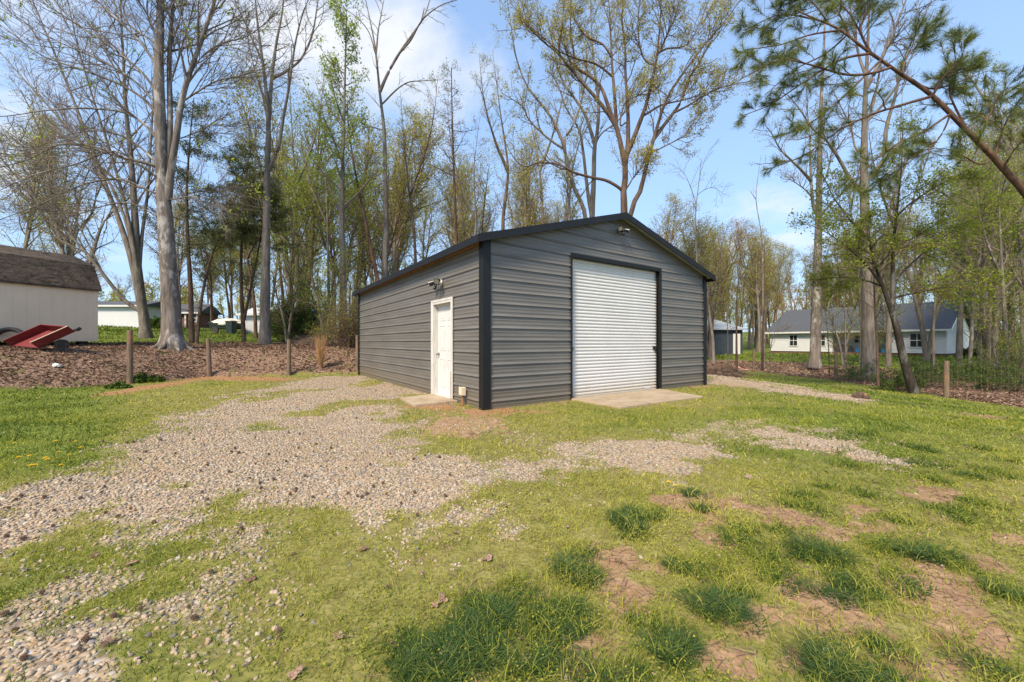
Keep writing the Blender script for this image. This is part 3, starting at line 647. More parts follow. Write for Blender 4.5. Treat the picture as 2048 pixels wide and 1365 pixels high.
for (x, lab) in ((6.2, 'dark patio table with chairs at the left of the house porch'), (8.5, 'dark patio table at the right of the house porch')):
    e = empty('patio_table', hw(x, .8, .305), lab.replace(' with chairs', ''), 'table', rz=HA)
    mb = MB(); mb.box((-.55, -.3, .68), (.55, .3, .72)); mb.build('tabletop', M['black_plastic'], e, .01)
    for sx in (-.48, .48):
        for sy in (-.24, .24): mb = MB(); mb.cyl((sx, sy, 0), (sx*.95, sy, .68), .025); mb.build('leg', M['black_plastic'], e)
# slate garage at the far right of the metal garage
x0 = (1392-CX)/F*38; x1 = (1478-CX)/F*38; gz = h1(21, 38)
sg = empty('slate_garage', (x0, 38, gz), 'slate blue outbuilding with a pale metal roof and white door', 'garage')
L2 = x1-x0+.35
mb = MB(); mb.box((0, 0, -.3), (L2, 6, 2.55)); 
for k in range(int(L2/.3)): mb.box((k*.3, -.02, -.3), (k*.3+.03, .001, 2.55))
mb.build('wall', M['slate_siding'], sg)
mb = MB(); mb.poly([(-.3, -.3, 2.5), (L2+.35, -.3, 2.5), (L2-1.6, 3, 3.75), (-.3, 3, 3.75)]); mb.poly([(-.3, 6.3, 2.5), (-.3, 3, 3.75), (L2-1.6, 3, 3.75), (L2+.35, 6.3, 2.5)]); mb.poly([(L2+.35, -.3, 2.5), (L2+.35, 6.3, 2.5), (L2-1.6, 3, 3.75)])
mb.box((-.3, -.33, 2.42), (L2+.35, -.305, 2.54)); mb.build('roof', M['metal_roof'], sg)
mb = MB(); xd = L2-.95; mb.box((xd, -.05, .05), (xd+.7, -.022, 2.05)); dr = mb.build('door', M['white_paint'], sg, .01)
# white and brick houses on the rise at the far left
def simple_house(name, label, cat, pxa, pxb, Z, dep, wall_h, roof_h, wmat, rmat, zoff=0.):
    xa, xb = (pxa-CX)/F*Z, (pxb-CX)/F*Z; g = h1((xa+xb)/2, Z)+zoff; e = empty(name, (xa, Z, g), label, cat); L = xb-xa
    mb = MB(); mb.box((0, 0, -.6), (L, dep, wall_h)); mb.build('wall', wmat, e)
    mb = MB(); q = .35
    mb.poly([(-q, -q, wall_h-.1), (L+q, -q, wall_h-.1), (L+q, dep/2, wall_h+roof_h), (-q, dep/2, wall_h+roof_h)]); mb.poly([(L+q, dep+q, wall_h-.1), (-q, dep+q, wall_h-.1), (-q, dep/2, wall_h+roof_h), (L+q, dep/2, wall_h+roof_h)])
    mb.poly([(-q, -q, wall_h-.1), (-q, dep/2, wall_h+roof_h), (-q, dep+q, wall_h-.1)]); mb.poly([(L+q, -q, wall_h-.1), (L+q, dep+q, wall_h-.1), (L+q, dep/2, wall_h+roof_h)]); r = mb.build('roof', rmat, e)
    mb = MB(); mb.box((-q, -q-.03, wall_h-.2), (L+q, -q-.005, wall_h-.02)); mb.build('gutter', M['white_paint'], r)
    return e, L
simple_house('white_outbuilding', 'long low white building with a grey roof behind the tan shed', 'building', 150, 283, 40, 4, 2.25, .6, M['white_siding'], M['shingle_grey'], .0)
e, L = simple_house('brick_house', 'brick house with a dark grey roof and white posts beyond the left trees', 'house', 294, 398, 46, 3, 1.6, 1.1, M['brick'], M['shingle_grey'], .15)
for x in (L-.15, 2.6, 4.6):
    mb = MB(); mb.box((x, -.2, -.3), (x+.16, -.04, 1.6)); mb.build('porch_post', M['white_paint'], e)
for x in (1.1, 5.4): win(e, x, x+.8, .5, 1.3, -.002)
mb = MB(); mb.poly([(-.2, -1.6, 1.35), (2.4, -1.6, 1.35), (1.1, -1.6, 2.15)]); mb.prism([(-.4, -1.7, 1.3), (1.1, -1.7, 2.2), (1.1, -1.7, 2.35), (-.4, -1.7, 1.45)], (0, 3, 0)); mb.prism([(2.6, -1.7, 1.3), (1.1, -1.7, 2.2), (1.1, -1.7, 2.35), (2.6, -1.7, 1.45)], (0, 3, 0)); mb.build('porch_gable', M['shingle_grey'], e)
simple_house('white_shed', 'small white shed half hidden behind the trees left of the garage', 'shed', 486, 528, 34, 4, 1.9, .7, M['white_siding'], M['white_siding'], -.1)
xt = (455-CX)/F*33; rnd = random.Random(9); gz = h1(xt, 33)
e = empty('covered_boat', (xt, 33, gz), 'boat on its trailer under a pale tarp beside the white shed', 'boat')
mb = MB(); mb.prism([(-1.1, -.5, .35), (.9, -.6, .35), (1.1, -.7, .75), (-1.2, -.6, .95)], (0, 1.3, 0)); mb.build('hull', M['bin_green'], e, .05)
mb = MB(); mb.ball((0, 0, .85), .62, 18, 10, 0, rnd, (1.95, 1.1, .62)); mb.build('tarp', M['tarp'], e, smooth=False)
for x in (-.6, .6): mb = MB(); mb.cyl((x, -.65, .26), (x, -.5, .26), .27, k=16); mb.build('wheel', M['rubber'], e)
mb = MB(); mb.prism([(-.22, -.3, 0), (.22, -.3, 0), (.27, -.33, 1.0), (-.27, -.33, 1.0)], (0, .6, 0)); mb.box((-.3, -.36, 1.0), (.3, .34, 1.08)); x_ = (463-CX)/F*31.8; tag(mb.build('wheelie_bin', M['bin_green'], None, .02, loc=(x_, 31.8, h1(x_, 31.8))), 'dark green wheeled bin standing in front of the tarp covered boat', 'bin')

# ------------------------------------------------------------------ brush heaps, rocks, stump
def sticks(name, loc, rx, ry, rh, n, seed, label):
    rr = random.Random(seed); mb = MB()
    for _ in range(n):
        a, r = rr.uniform(0, 6.28), math.sqrt(rr.random()); x, y = r*rx*math.cos(a), r*ry*math.sin(a); z = rr.random()*rh*(1-r*r)+.02; th = rr.uniform(0, 6.28); l = rr.uniform(.3, .8); w = rr.uniform(.004, .014)
        d = Vector((math.cos(th), math.sin(th), rr.uniform(-.3, .35)))*l/2; c = Vector((x, y, z)); mb.cyl(c-d, c+d*.1+Vector((0, 0, .03)), w, w*.9, 4); mb.cyl(c+d*.1+Vector((0, 0, .03)), c+d, w*.9, w*.5, 4)
    mb.ball((0, 0, -.1), 1, 20, 8, 0, rr, (rx*.85, ry*.85, rh*.75)); return tag(mb.build(name, M['twig_brown'], None, loc=loc), label, 'brush pile')
p = G(1432, 750); sticks('brush_pile', (p[0]+.25, p[1], h1(*p)), 1.0, .8, .5, 420, 1, 'heap of bare brown sticks at the right rear corner of the garage')
x_ = (650-CX)/F*21; sticks('brush_pile', (x_, 21, h1(x_, 21)), 2.1, 1.0, .62, 520, 2, 'long heap of cut branches under the trees left of the garage')
for i, (px, py, r, lb) in enumerate(((1462, 741, .22, 'leftmost pinkish rock beside the brush heap'), (1473, 738, .30, 'tallest pinkish rock at the foot of a thin sapling'), (1484, 742, .20, 'pinkish rock right of the tallest pink rock'), (1493, 742, .17, 'rightmost small pinkish rock at the leaf edge'))):
    x, y = G(px, py); mb = MB(); mb.ball((0, 0, .02), r*.8, 8, 6, 0, random.Random(i+20), (1.25, .9, .7)); tag(mb.build('pink_rock', M['stone_pink'], None, .02, loc=(x, y, h1(x, y))), lb, 'rock', 'pinkish rocks by the drive')
x, y = G(1721, 797); e = empty('rotten_stump', (x, y, h1(x, y)), 'low broken brown stump standing alone in the lawn', 'stump')
mb = MB(); rr = random.Random(4); mb.ball((0, 0, .05), .16, 14, 8, 0, rr, (1.05, .8, .72)); mb.ball((.09, -.04, .03), .11, 10, 6, 0, rr, (1, .9, .8)); mb.ball((-.11, .02, .04), .09, 10, 6, 0, rr); mb.build('wood', M['bark_brown'], e)
mb = MB(); mb.ball((.03, -.06, .10), .085, 12, 6, 0, rr, (1.1, .7, .5)); mb.build('heartwood', M['rotten_wood'], e)
x, y = G(1365, 948); 
for i, (px, py, r, lb) in enumerate(((1372, 952, .032, 'larger tan stone lying alone in the grass right of the gravel lobe'), (1497, 958, .030, 'round tan stone sitting in the yellow grass below the right gravel'))):
    x, y = G(px, py); mb = MB(); mb.ball((0, 0, .015), r, 9, 6, 0, random.Random(i+40), (1.3, .9, .7)); tag(mb.build('field_stone', M['gravel_grey'], None, .01, loc=(x, y, h1(x, y))), lb, 'stone')
# ------------------------------------------------------------------ trees: limbs, branches, twigs and leaves grown level by level
Zh = np.array([0, 0, 1.])
def unit(v): return v/np.maximum(np.linalg.norm(v, axis=-1, keepdims=True), 1e-9)
def spline(pts, S):
    p = np.asarray(pts, float); n = len(p)
    if n == 2: t = np.linspace(0, 1, S)[:, None]; return p[0]*(1-t)+p[1]*t
    e = np.vstack([2*p[0]-p[1], p, 2*p[-1]-p[-2]])
    L = np.concatenate([[0], np.cumsum(np.linalg.norm(np.diff(p[:, :3], axis=0), axis=1))]); u = np.interp(np.linspace(0, L[-1], S), L, np.arange(n)); i = np.minimum(u.astype(int), n-2); t = (u-i)[:, None]
    a, b_, c, d = e[i], e[i+1], e[i+2], e[i+3]
    return .5*((2*b_)+(c-a)*t+(2*a-5*b_+4*c-d)*t**2+(3*b_-a-3*c+d)*t**3)
def tubes(g, P, R, k, mi=0, rough=0., seed=0):
    N, S, _ = P.shape; T = unit(np.gradient(P, axis=1)); ref = np.where(np.abs(T[..., 2:3]) > .9, np.array([1., 0, 0]), Zh)
    A = unit(np.cross(T, ref)); B = np.cross(T, A); th = np.arange(k)*2*math.pi/k
    rad = R[..., None]*np.ones(k)
    if rough:
        rg = np.random.default_rng(seed); ph = rg.uniform(0, 6.28, (N, 4, 1, 1)); s = np.arange(S)[None, :, None]
        rad = rad*(1+rough*(np.sin(3*th+ph[:, 0]+.5*s)+.8*np.sin(5*th+ph[:, 1]-.9*s)+.7*np.sin(2*th+ph[:, 2]+1.7*s)))
    V = P[:, :, None]+(A[:, :, None]*np.cos(th)[:, None]+B[:, :, None]*np.sin(th)[:, None])*rad[..., None]
    i = np.arange(N*S*k).reshape(N, S, k); j = np.roll(i, -1, 2)
    g.add(V, np.stack([i[:, :-1], j[:, :-1], j[:, 1:], i[:, 1:]], -1), mi)
def spawn(rg, P, R, n, length, ang=(35, 60), t0=.2, t1=1., segs=5, trop=.15, wig=.12, rr=.6, rmin=.004, taper=.55, flat=0.):
    N, S, _ = P.shape; t0 = np.broadcast_to(np.asarray(t0, float), (N,))[:, None]
    t = t0+(t1-t0)*(np.arange(n)[None]+rg.uniform(0, 1, (N, n)))/n
    u = np.clip(t, 0, .999)*(S-1); i = u.astype(int); f = (u-i)[..., None]; ar = np.arange(N)[:, None]
    base = P[ar, i]*(1-f)+P[ar, i+1]*f; tan = unit(P[ar, i+1]-P[ar, i]); r0 = (R[ar, i]*(1-f[..., 0])+R[ar, i+1]*f[..., 0])
    v = rg.normal(size=(N, n, 3)); v[..., 2] *= (1-flat); perp = unit(v-tan*(v*tan).sum(-1, keepdims=True))
    a = np.radians(rg.uniform(ang[0], ang[1], (N, n, 1))); d = tan*np.cos(a)+perp*np.sin(a)
    L = np.broadcast_to(np.asarray(length, float), (N,))[:, None]*(1-taper*(t-t0)/(1-t0+1e-6))*rg.uniform(.55, 1.2, (N, n))
    out = np.empty((N, n, segs, 3)); out[:, :, 0] = base; st = (L/(segs-1))[..., None]
    for s in range(1, segs):
        d = unit(d+Zh*trop+rg.normal(size=d.shape)*wig); out[:, :, s] = out[:, :, s-1]+d*st
    rs = np.minimum(r0*rr, np.maximum(L*.02, rmin*1.3)); rt = np.linspace(1, 0, segs)[None, None]
    Rn = rs[..., None]*rt+np.minimum(rmin, rs)[..., None]*(1-rt)
    return out.reshape(N*n, segs, 3), Rn.reshape(N*n, segs)
def leaves(g, rg, P, n, size, jit=.06, t0=.25, mi=1, droop=0., asp=.5, clump=None):
    N, S, _ = P.shape; t = rg.uniform(t0, .999, (N, n))*(S-1); i = t.astype(int); f = (t-i)[..., None]; ar = np.arange(N)[:, None]
    c = (P[ar, i]*(1-f)+P[ar, i+1]*f+rg.normal(size=(N, n, 3))*jit).reshape(-1, 3)
    a = rg.normal(size=c.shape); a[:, 2] -= droop; a = unit(a); b_ = unit(np.cross(a, rg.normal(size=c.shape))); s = (size*rg.uniform(.55, 1.35, len(c)))[:, None]
    V = np.stack([c, c+a*s*.5+b_*s*asp*.5, c+a*s, c+a*s*.5-b_*s*asp*.5], 1); q = np.arange(len(c)*4).reshape(-1, 4)
    tint = np.clip(np.repeat(rg.uniform(.15, .85, N), n)+rg.normal(0, .16, len(c)), 0, 1)
    g.add(V, q, mi, tint)
def needles(g, rg, P, n, size, w=.006, t0=.2, mi=1):
    """long pine needles in brushes round the ends of twigs"""
    N, S, _ = P.shape; t = rg.uniform(t0, .999, (N, n))*(S-1); i = t.astype(int); f = (t-i)[..., None]; ar = np.arange(N)[:, None]
    c = P[ar, i]*(1-f)+P[ar, i+1]*f; T = unit(P[ar, i+1]-P[ar, i]); v = rg.normal(size=c.shape); d = unit(T*rg.uniform(.5, 1.4, (N, n, 1))+unit(v)*.75); b_ = unit(np.cross(d, rg.normal(size=d.shape))); s = size*rg.uniform(.7, 1.2, (N, n, 1))
    e = d*s; e2 = e.copy(); e2[..., 2] -= s[..., 0]*.10
    V = np.stack([c-b_*w*.5, c+b_*w*.5, c+e2+b_*w*.2, c+e2-b_*w*.2], 2).reshape(-1, 3)
    g.add(V, np.arange(len(V)).reshape(-1, 4), mi, np.clip(np.repeat(rg.uniform(.2, .8, N), n)+rg.normal(0, .15, N*n), 0, 1))
SPAWNED = []
def limb(pts, Z, r0, r1, dz=0., S=22, bow=0., seed=None):
    """a limb through pixels of the photograph; dz carries its end nearer (-) or farther (+) than its foot"""
    n = len(pts); w = [W(p[0], p[1], Z+dz*(i/(n-1))) for i, p in enumerate(pts)]
    P = spline(w, S); t = np.linspace(0, 1, S); R = (r1+(r0-r1)*(1-t)**1.15)/np.sqrt(1+((P[:, 0])/P[:, 1])**2)
    return P, R
def attach(st, extra=()):
    # slide the foot of each limb onto the wood it grows from
    out = list(st[:1]) if not extra else []; base = list(extra)+out
    for P, R in st[len(out):]:
        Q = np.concatenate([b[0] for b in base]); d = np.linalg.norm(Q-P[0], axis=1); i = int(d.argmin())
        if d[i] < 1.3: P = P+(Q[i]-P[0])*np.exp(-np.linspace(0, 1, len(P))*5)[:, None]
        out.append((P, R)); base.append((P, R))
    return out
class Tree:
    def __init__(s, name, label, cat, foot, barkm, twigm, leafm, group=None, seed=1):
        s.root = empty(name, foot, label, cat, group); s.foot = np.array(foot); s.rg = np.random.default_rng(seed); s.tr, s.cr = Geo(), Geo(); s.mats = (M[barkm], M[twigm], M[leafm] if leafm else M[twigm]); s.seed = seed
    def trunk(s, PR, k=12, rough=.05):
        P, R = PR; tubes(s.tr, P[None], R[None], k, 0, rough, s.seed); s.seed += 1
    def flare(s, PR, amt=.9, h=.5):
        P, R = PR; z = P[:, 2]-s.foot[2]; return P, R*(1+amt*np.exp(-np.maximum(z, 0)/h*2.2))
    def done(s):
        s.tr.build('trunk', [s.mats[0]], s.root, s.foot)
        if s.cr.n: s.cr.build('crown', [s.mats[1], s.mats[2]], s.root, s.foot, smooth=False)
        return s.root
def grow(T, limbs, t0s, spec, leaf=None, seed=None):
    """limbs -> branches -> twigs; spec is one dict per level; the last level carries the leaves"""
    def rs(a, n=30): u = np.linspace(0, len(a)-1, n); i = np.minimum(u.astype(int), len(a)-2); f = u-i; return a[i]*(1-f.reshape(-1, *[1]*(a.ndim-1)))+a[i+1]*f.reshape(-1, *[1]*(a.ndim-1))
    P = np.stack([rs(l[0]) for l in limbs]); R = np.stack([rs(l[1]) for l in limbs]); lens = np.linalg.norm(np.diff(P, axis=1), axis=2).sum(1)
    cur, rad, t0 = P, R, np.asarray(t0s, float); lev = []
    for i, sp in enumerate(spec):
        sp = dict(sp); k = sp.pop('k', 3); n = sp.pop('n'); length = sp.pop('len')
        if i == 0: length = np.clip(lens*sp.pop('rel', 9), 0, length)
        cur, rad = spawn(T.rg, cur, rad, n, length, t0=t0 if i == 0 else sp.pop('t0', .15), **sp); tubes(T.cr, cur, rad, k, 0); lev.append(cur); t0 = .15
    if leaf:
        for lf in (leaf if isinstance(leaf, list) else [leaf]):
            lf = dict(lf); l = lf.pop('level', -1); sub = lf.pop('share', 1.); fn = lf.pop('fn', leaves); Q = lev[l]
            if sub < 1: Q = Q[T.rg.random(len(Q)) < sub]
            if len(Q): fn(T.cr, T.rg, Q, **lf)
    return lev

# --- pale forked tree at the left
Z = 15.6; ft = at(346, Z)
T = Tree('tulip_tree', 'tall pale barked tree with a forked trunk and long bare limbs sweeping left', 'tree', ft, 'bark_pale', 'twig_grey', 'leaf_bright', seed=11)
a = T.flare(limb([(346, 712), (343, 640), (338, 560), (333, 470), (328, 400), (324, 330), (320, 240), (318, 120), (322, 0), (325, -120), (330, -260)], Z, .44, .08, S=40), .6, .7)
b2 = limb([(333, 420), (337, 340), (340, 240), (339, 120), (346, 0), (352, -150)], Z, .17, .05, .5)
c2 = limb([(336, 400), (343, 340), (352, 280), (362, 210), (378, 150), (400, 90), (430, 0), (460, -110)], Z, .18, .04, -.6)
for x in (a, b2, c2): T.trunk(x, 16, .035)
for i in range(7):                                     # roots
    an = i*.9+.3; L = [(ft[0]+math.cos(an)*r, ft[1]+math.sin(an)*r, h1(ft[0]+math.cos(an)*r, ft[1]+math.sin(an)*r)+zq) for r, zq in ((.26, .40), (.42, .15), (.58, .03), (.85, -.07))]
    P = spline(L, 10); T.trunk((P, np.linspace(.12, .04, 10)), 8, .05)
LL = [limb(p, Z, r, .012, dz, 22) for p, r, dz in (
  ([(328, 345), (300, 332), (255, 320), (190, 300), (120, 290), (50, 322), (-60, 350)], .085, -1.5),
  ([(326, 300), (300, 262), (250, 228), (170, 218), (90, 222), (20, 232), (-80, 240)], .08, -.5),
  ([(322, 250), (290, 205), (235, 170), (160, 140), (80, 110), (0, 50), (-90, 0)], .08, .8),
  ([(320, 190), (280, 140), (215, 90), (140, 40), (60, -10), (-40, -80)], .075, -1.0),
  ([(319, 130), (280, 80), (225, 30), (160, -30), (90, -90)], .075, .5),
  ([(320, 80), (296, 30), (262, -20), (220, -90)], .06, -.8),
  ([(331, 395), (300, 385), (240, 360), (165, 370), (90, 405), (0, 440), (-80, 470)], .075, 1.5),
  ([(330, 372), (290, 340), (230, 305), (150, 330), (70, 350), (-40, 400)], .06, -2.2),
  ([(332, 440), (310, 432), (262, 408), (210, 412), (130, 436), (40, 438)], .05, -1.2),
  ([(325, 330), (280, 290), (220, 262), (140, 268), (50, 300), (-60, 290)], .06, 1.8),
  ([(321, 210), (270, 160), (200, 120), (110, 80), (20, 30), (-70, -30)], .06, -2.0),
  ([(320, 100), (260, 55), (190, 0), (110, -60)], .06, 1.5),
  ([(362, 212), (390, 190), (430, 165), (480, 152), (540, 135)], .05, -.8),
  ([(372, 165), (400, 120), (440, 90), (500, 70), (560, 20)], .05, .8),
  ([(350, 290), (385, 270), (430, 250), (470, 262)], .03, .5),
  ([(340, 160), (365, 90), (385, 20), (410, -60)], .05, 1.),
  ([(340, 405), (380, 395), (430, 400), (470, 396)], .035, -.6))]
LL = attach(LL, (a, b2, c2))
for x in LL: T.trunk(x, 6, 0)
grow(T, LL+[a, b2, c2], [.12]*len(LL)+[.55, .4, .4], (
  dict(n=20, len=2.5, k=4, ang=(15, 45), segs=7, trop=.04, wig=.10, rmin=.009),
  dict(n=8, len=1.05, k=3, ang=(25, 55), segs=4, trop=.05, wig=.12, rmin=.0065),
  dict(n=4, len=.42, k=3, ang=(25, 60), segs=3, trop=.05, wig=.15, rmin=.005)),
  [dict(n=1, size=.05, share=.10, jit=.02), dict(n=10, size=.12, share=.012, jit=.10)])
T.done()

# --- many-stemmed tree behind it
Z = 22.; ft = at(284, Z)
T = Tree('maple_tree', 'many stemmed bare tree leaning left behind the tan shed', 'tree', ft, 'bark_grey', 'twig_grey', 'leaf_bright', seed=12)
st = [limb(p, Z, r, .03, dz, 30) for p, r, dz in (
  ([(292, 682), (288, 640), (280, 580), (273, 510), (270, 430), (263, 330), (252, 220), (245, 90), (238, -60)], .34, 0),
  ([(270, 680), (266, 600), (255, 520), (236, 450), (208, 370), (172, 270), (130, 160), (85, 50), (40, -60)], .25, 1.),
  ([(281, 590), (268, 500), (250, 410), (222, 310), (190, 210), (160, 110), (135, 0)], .16, -1.),
  ([(279, 560), (285, 470), (296, 380), (302, 280), (308, 180), (312, 60)], .13, 1.),
  ([(256, 620), (232, 600), (205, 560), (172, 512), (130, 462), (82, 412), (30, 350), (-40, 270)], .15, -1.),
  ([(262, 520), (240, 420), (196, 330), (120, 240), (40, 150), (-40, 60)], .12, 2.),
  ([(205, 560), (180, 500), (150, 440), (100, 350), (60, 270)], .07, 1.))]
st[0] = T.flare(st[0], .6); st[1] = T.flare(st[1], .5)
st = attach(st, (a,) if T.root.name.startswith('leaning_pine') else ())
for x in st: T.trunk(x, 10, .04)
grow(T, st, [.35, .3, .3, .3, .25, .3, .3], (
  dict(n=22, len=3.4, k=4, ang=(15, 42), segs=6, trop=.10, wig=.08, rmin=.010),
  dict(n=7, len=1.2, k=3, ang=(20, 50), segs=4, trop=.06, wig=.12, rmin=.006),
  dict(n=4, len=.5, k=3, ang=(25, 60), segs=3, trop=.05, wig=.15, rmin=.0045)), [dict(n=1, size=.06, share=.12, jit=.03)])
T.done()

# --- cedars with thin dark foliage
def cedar(label, px, Z, stems, seed, t0, fol=.8):
    ft = at(px, Z); T = Tree('cedar_tree', label, 'tree', ft, 'bark_brown', 'twig_brown', 'leaf_dark', seed=seed)
    L = [limb(p, Z, r, .02, dz, 30) for p, r, dz in stems]
    for x in L: T.trunk(x, 9, .06)
    P = np.stack([x[0] for x in L]); R = np.stack([x[1] for x in L]); rg = T.rg
    d1, r1 = spawn(rg, P, R, 14, 1.1, (65, 100), .10, .42, 6, -.02, .13, .35, .006, 0.); tubes(T.cr, d1, r1, 3)   # dead lower branches
    d2, r2 = spawn(rg, d1, r1, 5, .5, (30, 70), .2, 1, 4, -.05, .2, .6, .004); tubes(T.cr, d2, r2, 3)
    b1, q1 = spawn(rg, P, R, 36, 2.3, (60, 92), t0, .98, 6, .02, .09, .4, .008, .7); tubes(T.cr, b1, q1, 4)
    b2_, q2 = spawn(rg, b1, q1, 9, .75, (30, 60), .2, 1, 4, -.04, .12, .6, .005, flat=.6); tubes(T.cr, b2_, q2, 3)
    b3, q3 = spawn(rg, b2_, q2, 6, .30, (20, 50), .1, 1, 3, -.06, .12, .6, .004, flat=.4)
    b3 = b3[rg.random(len(b3)) < fol]; leaves(T.cr, rg, b3, 11, .10, .06, 0., 1, .3, .30)
    T.done()
cedar('thin cedar with dark feathery foliage just right of the pale forked tree', 384, 19, [
  ([(384, 705), (383, 640), (380, 560), (375, 470), (374, 380), (379, 290), (388, 195)], .17, 0.), ([(392, 700), (398, 640), (408, 570), (424, 510), (446, 460), (470, 400), (490, 330)], .11, 1.)], 13, .42, .62)
cedar('dense dark cedar standing left of the straight grey trunk', 486, 21, [
  ([(488, 700), (486, 640), (482, 560), (484, 470), (490, 380), (498, 320), (505, 285)], .14, 0.), ([(488, 640), (505, 560), (520, 480), (528, 420), (534, 370)], .09, -.5)], 14, .50, .75)

# --- straight grey tree with a forked top
Z = 19.5; ft = at(529, Z)
T = Tree('poplar_tree', 'straight grey tree with a high forked top left of the garage', 'tree', ft, 'bark_grey', 'twig_grey', 'leaf_bright', seed=15)
st = [limb(p, Z, r, .02, dz, 32) for p, r, dz in (
  ([(529, 700), (530, 620), (532, 520), (533, 420), (535, 320), (537, 240), (531, 170), (522, 100), (512, 20), (508, -80)], .30, 0),
  ([(536, 245), (543, 160), (552, 90), (565, 20), (572, -80)], .12, .8), ([(534, 350), (556, 300), (566, 240), (580, 160), (592, 80), (612, 10), (640, -40)], .11, -.6),
  ([(545, 155), (575, 140), (604, 115), (624, 70), (636, 0), (640, -60)], .08, .6), ([(525, 130), (500, 70), (478, 20), (450, -40)], .06, -.6), ([(533, 220), (512, 150), (498, 90), (490, 10)], .06, .5))]
st[0] = T.flare(st[0], .5)
st = attach(st, (a,) if T.root.name.startswith('leaning_pine') else ())
for x in st: T.trunk(x, 10, .04)
grow(T, st, [.55, .3, .3, .3, .3, .3], (dict(n=10, len=2.0, k=4, ang=(25, 55), segs=6, trop=.10, wig=.14, rmin=.009), dict(n=6, len=.85, k=3, ang=(25, 60), segs=4, trop=.05, wig=.15, rmin=.006), dict(n=3, len=.4, k=3, segs=3, rmin=.0045)), [dict(n=2, size=.06, share=.25, jit=.04)])
T.done()
# --- leafy bright green tree
Z = 23.; ft = at(686, Z)
T = Tree('young_poplar', 'slim straight tree covered in bright new green leaves left of the garage', 'tree', ft, 'bark_grey', 'twig_grey', 'leaf_bright', seed=16)
a = T.flare(limb([(687, 690), (686, 600), (685, 500), (684, 400), (686, 300), (689, 200), (691, 110), (693, 30)], Z, .24, .03, 0, 34), .4); T.trunk(a, 10, .04)
grow(T, [a], [.38], (dict(n=36, len=3.9, k=4, ang=(30, 58), segs=7, trop=.09, wig=.10, rmin=.011, taper=.62), dict(n=7, len=1.0, k=3, ang=(25, 60), segs=4, trop=.1, rmin=.006), dict(n=4, len=.4, k=3, segs=3, rmin=.0045)), dict(n=6, size=.135, jit=.10, share=.95))
T.done()
# --- reddish leaning pine trunk
Z = 24.; ft = at(768, Z)
T = Tree('leaning_pine', 'reddish brown trunk leaning left out of the woods behind the garage', 'tree', ft, 'bark_pine', 'twig_brown', 'leaf_olive', seed=17)
a = limb([(775, 690), (757, 570), (738, 480), (722, 400), (706, 320), (698, 260), (694, 210)], Z, .19, .03, 0, 26); T.trunk(a, 9, .05)
grow(T, [a], [.45], (dict(n=16, len=2.0, k=4, ang=(40, 75), segs=5, trop=.04, rmin=.009), dict(n=6, len=.7, k=3, segs=4, rmin=.006)), dict(n=5, size=.09, jit=.12))
T.done()
# --- bare V-forked tree
Z = 25.; ft = at(769, Z)
T = Tree('bare_ash', 'slender bare tree with a wide open fork above the garage roof', 'tree', ft, 'bark_grey', 'twig_grey', 'leaf_bright', seed=18)
st = [limb(p, Z, r, .02, dz, 30) for p, r, dz in (
  ([(766, 690), (769, 560), (772, 450), (771, 350), (768, 260), (760, 190), (752, 110), (742, 50), (722, -40)], .26, 0), ([(764, 180), (778, 145), (800, 105), (830, 62), (850, 30), (868, -30)], .11, .5), ([(800, 105), (822, 80), (845, 40), (880, 12), (915, 0)], .07, -.5),
  ([(769, 215), (786, 190), (805, 172), (822, 164), (850, 162), (872, 160)], .06, -.5), ([(752, 115), (757, 60), (768, 0)], .07, .5), ([(752, 110), (735, 60), (700, 25), (660, 8)], .04, 0), ([(765, 265), (735, 255), (710, 270), (690, 290)], .035, .4))]
st = attach(st, (a,) if T.root.name.startswith('leaning_pine') else ())
for x in st: T.trunk(x, 9, .04)
grow(T, st[:1]+st[1:], [.62]+[.3]*6, (dict(n=7, len=1.4, k=4, ang=(25, 55), segs=5, trop=.06, wig=.18, rmin=.009), dict(n=4, len=.6, k=3, ang=(25, 60), segs=4, wig=.2, rmin=.006)), dict(n=1, size=.08, share=.12, jit=.05))
T.done()
# --- thin dark pine with a sparse top
Z = 30.; ft = at(912, Z)
T = Tree('sparse_pine', 'thin dark pine with a sparse ragged brown top behind the garage', 'tree', ft, 'bark_pine', 'twig_brown', 'leaf_dark', seed=19)
a = limb([(916, 690), (914, 560), (911, 440), (907, 320), (904, 220), (903, 135)], Z, .2, .03, 0, 26); T.trunk(a, 9, .05)
grow(T, [a], [.60], (dict(n=26, len=2.7, k=4, ang=(60, 95), segs=6, trop=.07, wig=.16, rmin=.010, taper=.75), dict(n=6, len=.8, k=3, segs=4, wig=.2, rmin=.007), dict(n=3, len=.35, k=3, segs=3, rmin=.005)), dict(n=4, size=.10, share=.6, jit=.10))
T.done()

